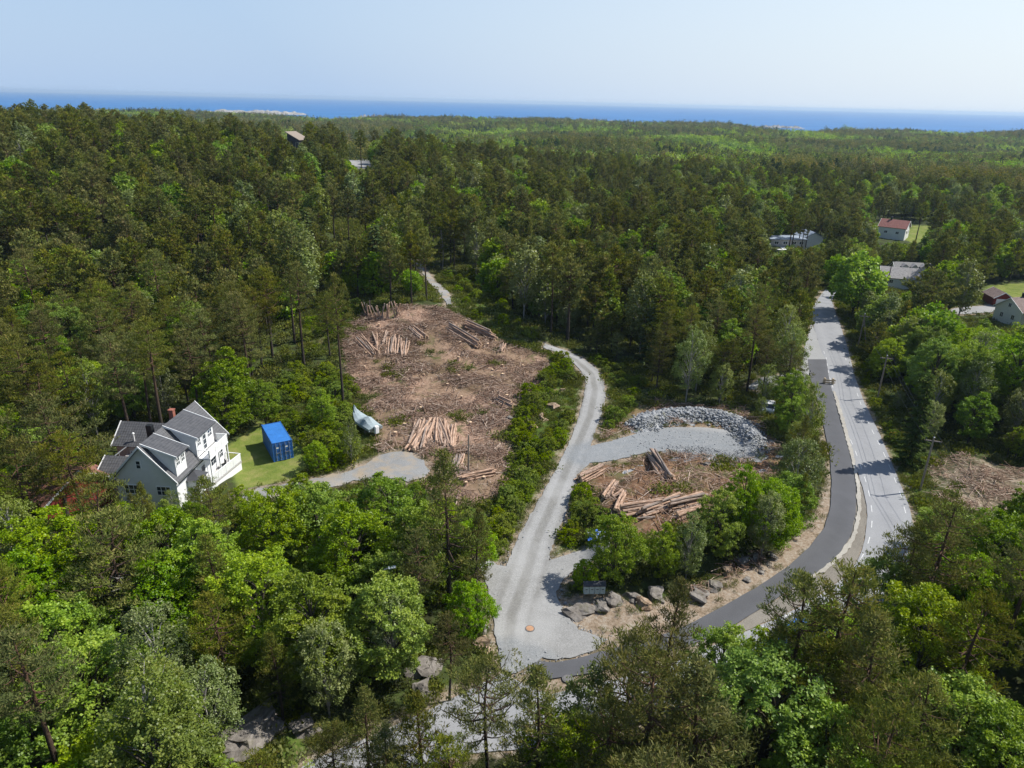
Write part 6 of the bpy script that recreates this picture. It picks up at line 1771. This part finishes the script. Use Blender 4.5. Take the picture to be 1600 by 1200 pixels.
# loose stones along the edges of the gravel
Vs, Fs, nb_ = [], [], 0
G_ = np.array(GRAVEL)
for i in range(2600):
    k = r.integers(len(G_)); q = G_[k] + (G_[(k + 1) % len(G_)] - G_[k]) * r.random() + r.normal(0, .45, 2)
    s = min(.22, r.lognormal(-3.0, .5)); z = hf(q[0], q[1]) + .05 + s * .2
    hv_, hf_ = hulls[r.integers(14)]; a_ = r.uniform(0, 6.28); ca, sa = math.cos(a_), math.sin(a_)
    Vs.append(hv_ @ np.array([[ca, sa, 0], [-sa, ca, 0], [0, 0, 1]]) * s + np.array([q[0], q[1], z])); Fs.append(hf_ + nb_); nb_ += len(hv_)
tag(link('pebbles', npmesh('pebbles', np.concatenate(Vs), np.concatenate(Fs)), None, M['rubble']), 'loose grey stones strewn along the gravel road edges', 'pebbles', kind='stuff')
# ------------------------------------------------------------------ shrubs, undergrowth, grass
rg2 = np.random.default_rng(21)
SHRUB_AREAS = [(GRASS[2], 85), (GRASS[1], 26), (GRASS[4], 16), (FIELD[6], 40), (FIELD[5], 95), (FIELD[4], 16), (GRASS[0], 12)]
SMALL_KEEP = [[(905, 820), (960, 820), (960, 850), (905, 850)], [(838, 640), (880, 595), (905, 585), (905, 612), (882, 640), (850, 680), (826, 685)], [(900, 730), (985, 730), (985, 790), (940, 790)], [(900, 915), (950, 915), (950, 942), (900, 942)], [(770, 622), (808, 622), (808, 646), (770, 646)]]
def covers_small(a, b): return any(in_px(a, b, p) for p in SMALL_KEEP)
sh = []
for poly, cnt in SHRUB_AREAS:
    Pp = np.array(poly); k = 0; tr = 0
    while k < cnt and tr < 4000:
        tr += 1
        x, y = rg2.uniform(Pp[:, 0].min(), Pp[:, 0].max()), rg2.uniform(Pp[:, 1].min(), Pp[:, 1].max())
        X1, Y1 = np.array([x]), np.array([y])
        if sdf(X1, Y1, poly)[0] < .2 or paved_dist(X1, Y1)[0] > -1.1 or sdf(X1, Y1, LAWN)[0] > -1: continue
        if any((x - a) ** 2 + (y - b) ** 2 < 1.1 for a, b, *_ in sh): continue
        z = hf(x, y); s = rg2.uniform(.4, .98) * (.8 if poly is GRASS[0] else 1.0)
        pp, dd = project([[x, y, z + 1.6]])
        if covers(np.array([[[pp[0, 0], pp[0, 1]]]]))[0] and in_px(pp[0, 0], pp[0, 1], KEEP_PX[5]): continue
        pk = np.array([[[pp[0, 0], pp[0, 1]]]])
        if poly is not GRASS[2] and poly is not GRASS[4] and poly is not GRASS[1] and covers(pk)[0]: continue
        low_, _ = project([[x, y, z + .2], [x, y, z + 1.2 * s], [x, y, z + 2.2 * s]])
        if any(covers_small(a, b) for a, b in low_): continue
        sh.append((x, y, z, s, pp[0, 0], pp[0, 1])); k += 1
slab_used = {}
for i, (x, y, z, s, px, py) in enumerate(sh):
    pr = SHRUB[rg2.integers(3)]
    nb = sorted((math.hypot(px - mx, py - my), mn) for mn, mx, my in MARKS)[0][1]
    where = f"{'low' if s < .8 else 'tall' if s > 1.1 else 'leafy'} green shrub near {nb}, {num(int(np.clip(px / 16, 0, 99)))} percent across, {num(int(np.clip(py / 12, 0, 99)))} down"
    if where in slab_used or len(where.replace(',', ' ').split()) > 16:
        where = f"{'small' if s < .95 else 'big'} bush, {num(int(np.clip(px / 16, 0, 99)))} percent across and {num(int(np.clip(py / 12, 0, 99)))} percent down the photo"
    if where in slab_used: continue
    slab_used[where] = 1
    e = tag(empty('shrub', (x, y, z - .05), rg2.uniform(0, 6.28), s), where, 'shrub', 'shrubs along the gravel road and garden')
    link('stem', pr.trunk, e); link('foliage', pr.crown, e)

def clump(seed, n, spread, card, hgt, up):
    r = np.random.default_rng(seed)
    p = np.stack([r.normal(0, spread, n), r.normal(0, spread, n), np.abs(r.normal(0, hgt, n))], 1); d = rdir(n, r); d[:, 2] = np.abs(d[:, 2]) + up; d = unit(d)
    nn = unit(rdir(n, r) + np.array([0, 0, .6])); q = quads(p, d, nn, card[0] * r.uniform(.6, 1.4, n), card[1] * r.uniform(.7, 1.3, n))
    return q, np.clip(r.uniform(.3, .6) + r.normal(0, .18, n), 0, 1)
def scatter(x, y, meshes, smin, smax, name, label, cat, r):
    z = hfull(x, y)
    mass(name, meshes, np.stack([x, y, z + .02], 1), r.uniform(0, 6.28, len(x)), r.uniform(smin, smax, len(x)), r.integers(0, len(meshes), len(x)), label, cat)
UG = [crown_mesh(f'undergrowth_clump{i}', *clump(600 + i, 150, .55, (.30, .17), .25, .3), M['fern']) for i in range(3)]
GRS = [crown_mesh(f'grass_tuft{i}', *clump(620 + i, 70, .22, (.34, .035), .03, 1.4), M['fern']) for i in range(3)]
n = 16000
x, y = rg2.uniform(-115, 130, n), rg2.uniform(20, 190, n)
pd = paved_dist(x, y); ok = (pd < -.7) & (sdf(x, y, LAWN) < -.3) & (sdf(x, y, NO_TRUNK[-1]) < 0) & (sdf(x, y, SAND) < -.2)
inC = (sdf(x, y, CLEAR) > 0) | (sdf(x, y, EARTH) > 0) | (sdf(x, y, CUTR) > 0)
pat = np.array([mnoise.noise(Vector((a / 6, b / 6, 9.0))) for a, b in zip(x, y)])
ok &= ~inC | ((pat > .22) & (rg2.random(n) < .5))
ok &= (np.abs(np.degrees(np.arctan2(x, y))) < 40)
scatter(x[ok], y[ok], UG, .5, 1.25, 'undergrowth', 'low green bilberry and fern undergrowth on the forest floor', 'undergrowth', rg2)
P3 = np.array(FIELD[3]); x, y = rg2.uniform(P3[:, 0].min(), P3[:, 0].max(), 1500), rg2.uniform(P3[:, 1].min(), P3[:, 1].max(), 1500)
ok = (sdf(x, y, FIELD[3]) > .5) & (rg2.random(1500) < .8)
scatter(x[ok], y[ok], UG, .9, 2.0, 'meadow_grass', 'rough meadow growth in the hillside opening', 'meadow', rg2)
n = 44000
x, y = rg2.uniform(-60, 75, n), rg2.uniform(30, 165, n)
near_g = np.zeros(n, bool)
for p in GRASS + FIELD[4:]: near_g |= sdf(x, y, p) > -.5
pd = paved_dist(x, y); near_g |= (pd > -2.2) & (rg2.random(n) < .55) & (sdf(x, y, SAND) < 0)
near_g |= (sdf(x, y, SAND) > 0) & (rg2.random(n) < .16)
ok = near_g & (pd < -.35) & (sdf(x, y, LAWN) < 0)
scatter(x[ok], y[ok], GRS, .5, 1.3, 'grass', 'rough green grass along the road verges', 'grass', rg2)
print('shrubs', len(slab_used))
# ------------------------------------------------------------------ light, air, camera
EL, AZ = R(50), R(14)                      # sun height; bearing measured from +X toward +Y
sd_ = Vector((math.cos(EL) * math.cos(AZ), math.cos(EL) * math.sin(AZ), math.sin(EL)))
sun = bpy.data.lights.new('sun', 'SUN'); sun.energy = 4.1; sun.angle = R(.53); sun.color = (1.0, .965, .90)
so = bpy.data.objects.new('sun', sun); COL.objects.link(so)
so.rotation_euler = (-sd_).to_track_quat('-Z', 'Y').to_euler(); so.location = sd_ * 300
w = bpy.data.worlds.new('World'); SC.world = w; w.use_nodes = True
nt = w.node_tree; nt.nodes.clear()
sk = nt.nodes.new('ShaderNodeTexSky'); sk.sky_type = 'NISHITA'; sk.sun_disc = False
sk.sun_elevation = EL; sk.sun_rotation = R(90) - AZ; sk.altitude = 60; sk.air_density = 1.0; sk.dust_density = .7; sk.ozone_density = 2.2
bg = nt.nodes.new('ShaderNodeBackground'); bg.inputs['Strength'].default_value = .105
out = nt.nodes.new('ShaderNodeOutputWorld')
# pale summer haze low in the sky: the warm band of the model sky is turned to the milky blue of sea air
tc = nt.nodes.new('ShaderNodeTexCoord'); sp = nt.nodes.new('ShaderNodeSeparateXYZ'); nt.links.new(tc.outputs['Generated'], sp.inputs[0])
rp = nt.nodes.new('ShaderNodeValToRGB'); nt.links.new(sp.outputs['Z'], rp.inputs['Fac'])
rp.color_ramp.elements[0].position = 0.0; rp.color_ramp.elements[0].color = (1, 1, 1, 1); rp.color_ramp.elements[1].position = .5; rp.color_ramp.elements[1].color = (0, 0, 0, 1)
dt = nt.nodes.new('ShaderNodeVectorMath'); dt.operation = 'DOT_PRODUCT'; nt.links.new(tc.outputs['Generated'], dt.inputs[0]); dt.inputs[1].default_value = sd_
sr = nt.nodes.new('ShaderNodeValToRGB'); nt.links.new(dt.outputs['Value'], sr.inputs['Fac'])
sr.color_ramp.elements[0].position = 0.0; sr.color_ramp.elements[0].color = (2.95, 3.95, 5.45, 1); sr.color_ramp.elements[1].position = .55; sr.color_ramp.elements[1].color = (5.4, 5.9, 6.3, 1)
mx = nt.nodes.new('ShaderNodeMix'); mx.data_type = 'RGBA'; nt.links.new(rp.outputs['Color'], mx.inputs[0]); nt.links.new(sk.outputs[0], mx.inputs[6]); nt.links.new(sr.outputs['Color'], mx.inputs[7])
nt.links.new(mx.outputs[2], bg.inputs[0]); nt.links.new(bg.outputs[0], out.inputs[0])

HAZE = 0.000075
if HAZE:
    t = NT('haze_air')
    pv = t.n('ShaderNodeVolumePrincipled'); pv.inputs['Color'].default_value = (.62, .80, 1.0, 1); pv.inputs['Density'].default_value = HAZE; pv.inputs['Anisotropy'].default_value = .2
    t.l(pv.outputs[0], t.out.inputs['Volume'])
    m = MB().box(-31000, 31000, -31000, 31000, -62, 58)
    o = tag(m.build('haze', t.m), 'thin pale sea haze over the whole landscape', 'haze', kind='stuff')

cam = bpy.data.cameras.new('camera'); co = bpy.data.objects.new('camera', cam); COL.objects.link(co)
cam.sensor_fit = 'HORIZONTAL'; cam.sensor_width = 36.0; cam.lens = FOC / 1600 * 36.0
cam.clip_start = .5; cam.clip_end = 60000
co.location = (0, 0, CAMZ)
fw = Vector((0, CP, -SP)); up = Vector((0, SP, CP)); rt = Vector((1, 0, 0))
# photo axes rolled about the view direction
xa = rt * CR + up * SR; ya = -rt * SR + up * CR
co.matrix_world = Matrix(((xa.x, ya.x, -fw.x, 0), (xa.y, ya.y, -fw.y, 0), (xa.z, ya.z, -fw.z, CAMZ), (0, 0, 0, 1)))
SC.camera = co
vs = SC.view_settings; SC.display_settings.display_device = 'sRGB'
vs.view_transform = 'Standard'; vs.look = 'None'; vs.exposure = 0.57; vs.gamma = 1.0; vs.use_curve_mapping = False
cyc = SC.cycles
cyc.max_bounces = 6; cyc.diffuse_bounces = 3; cyc.glossy_bounces = 2; cyc.transmission_bounces = 3; cyc.volume_bounces = 0; cyc.transparent_max_bounces = 6
cyc.sample_clamp_indirect = 6.0
cyc.use_denoising = True
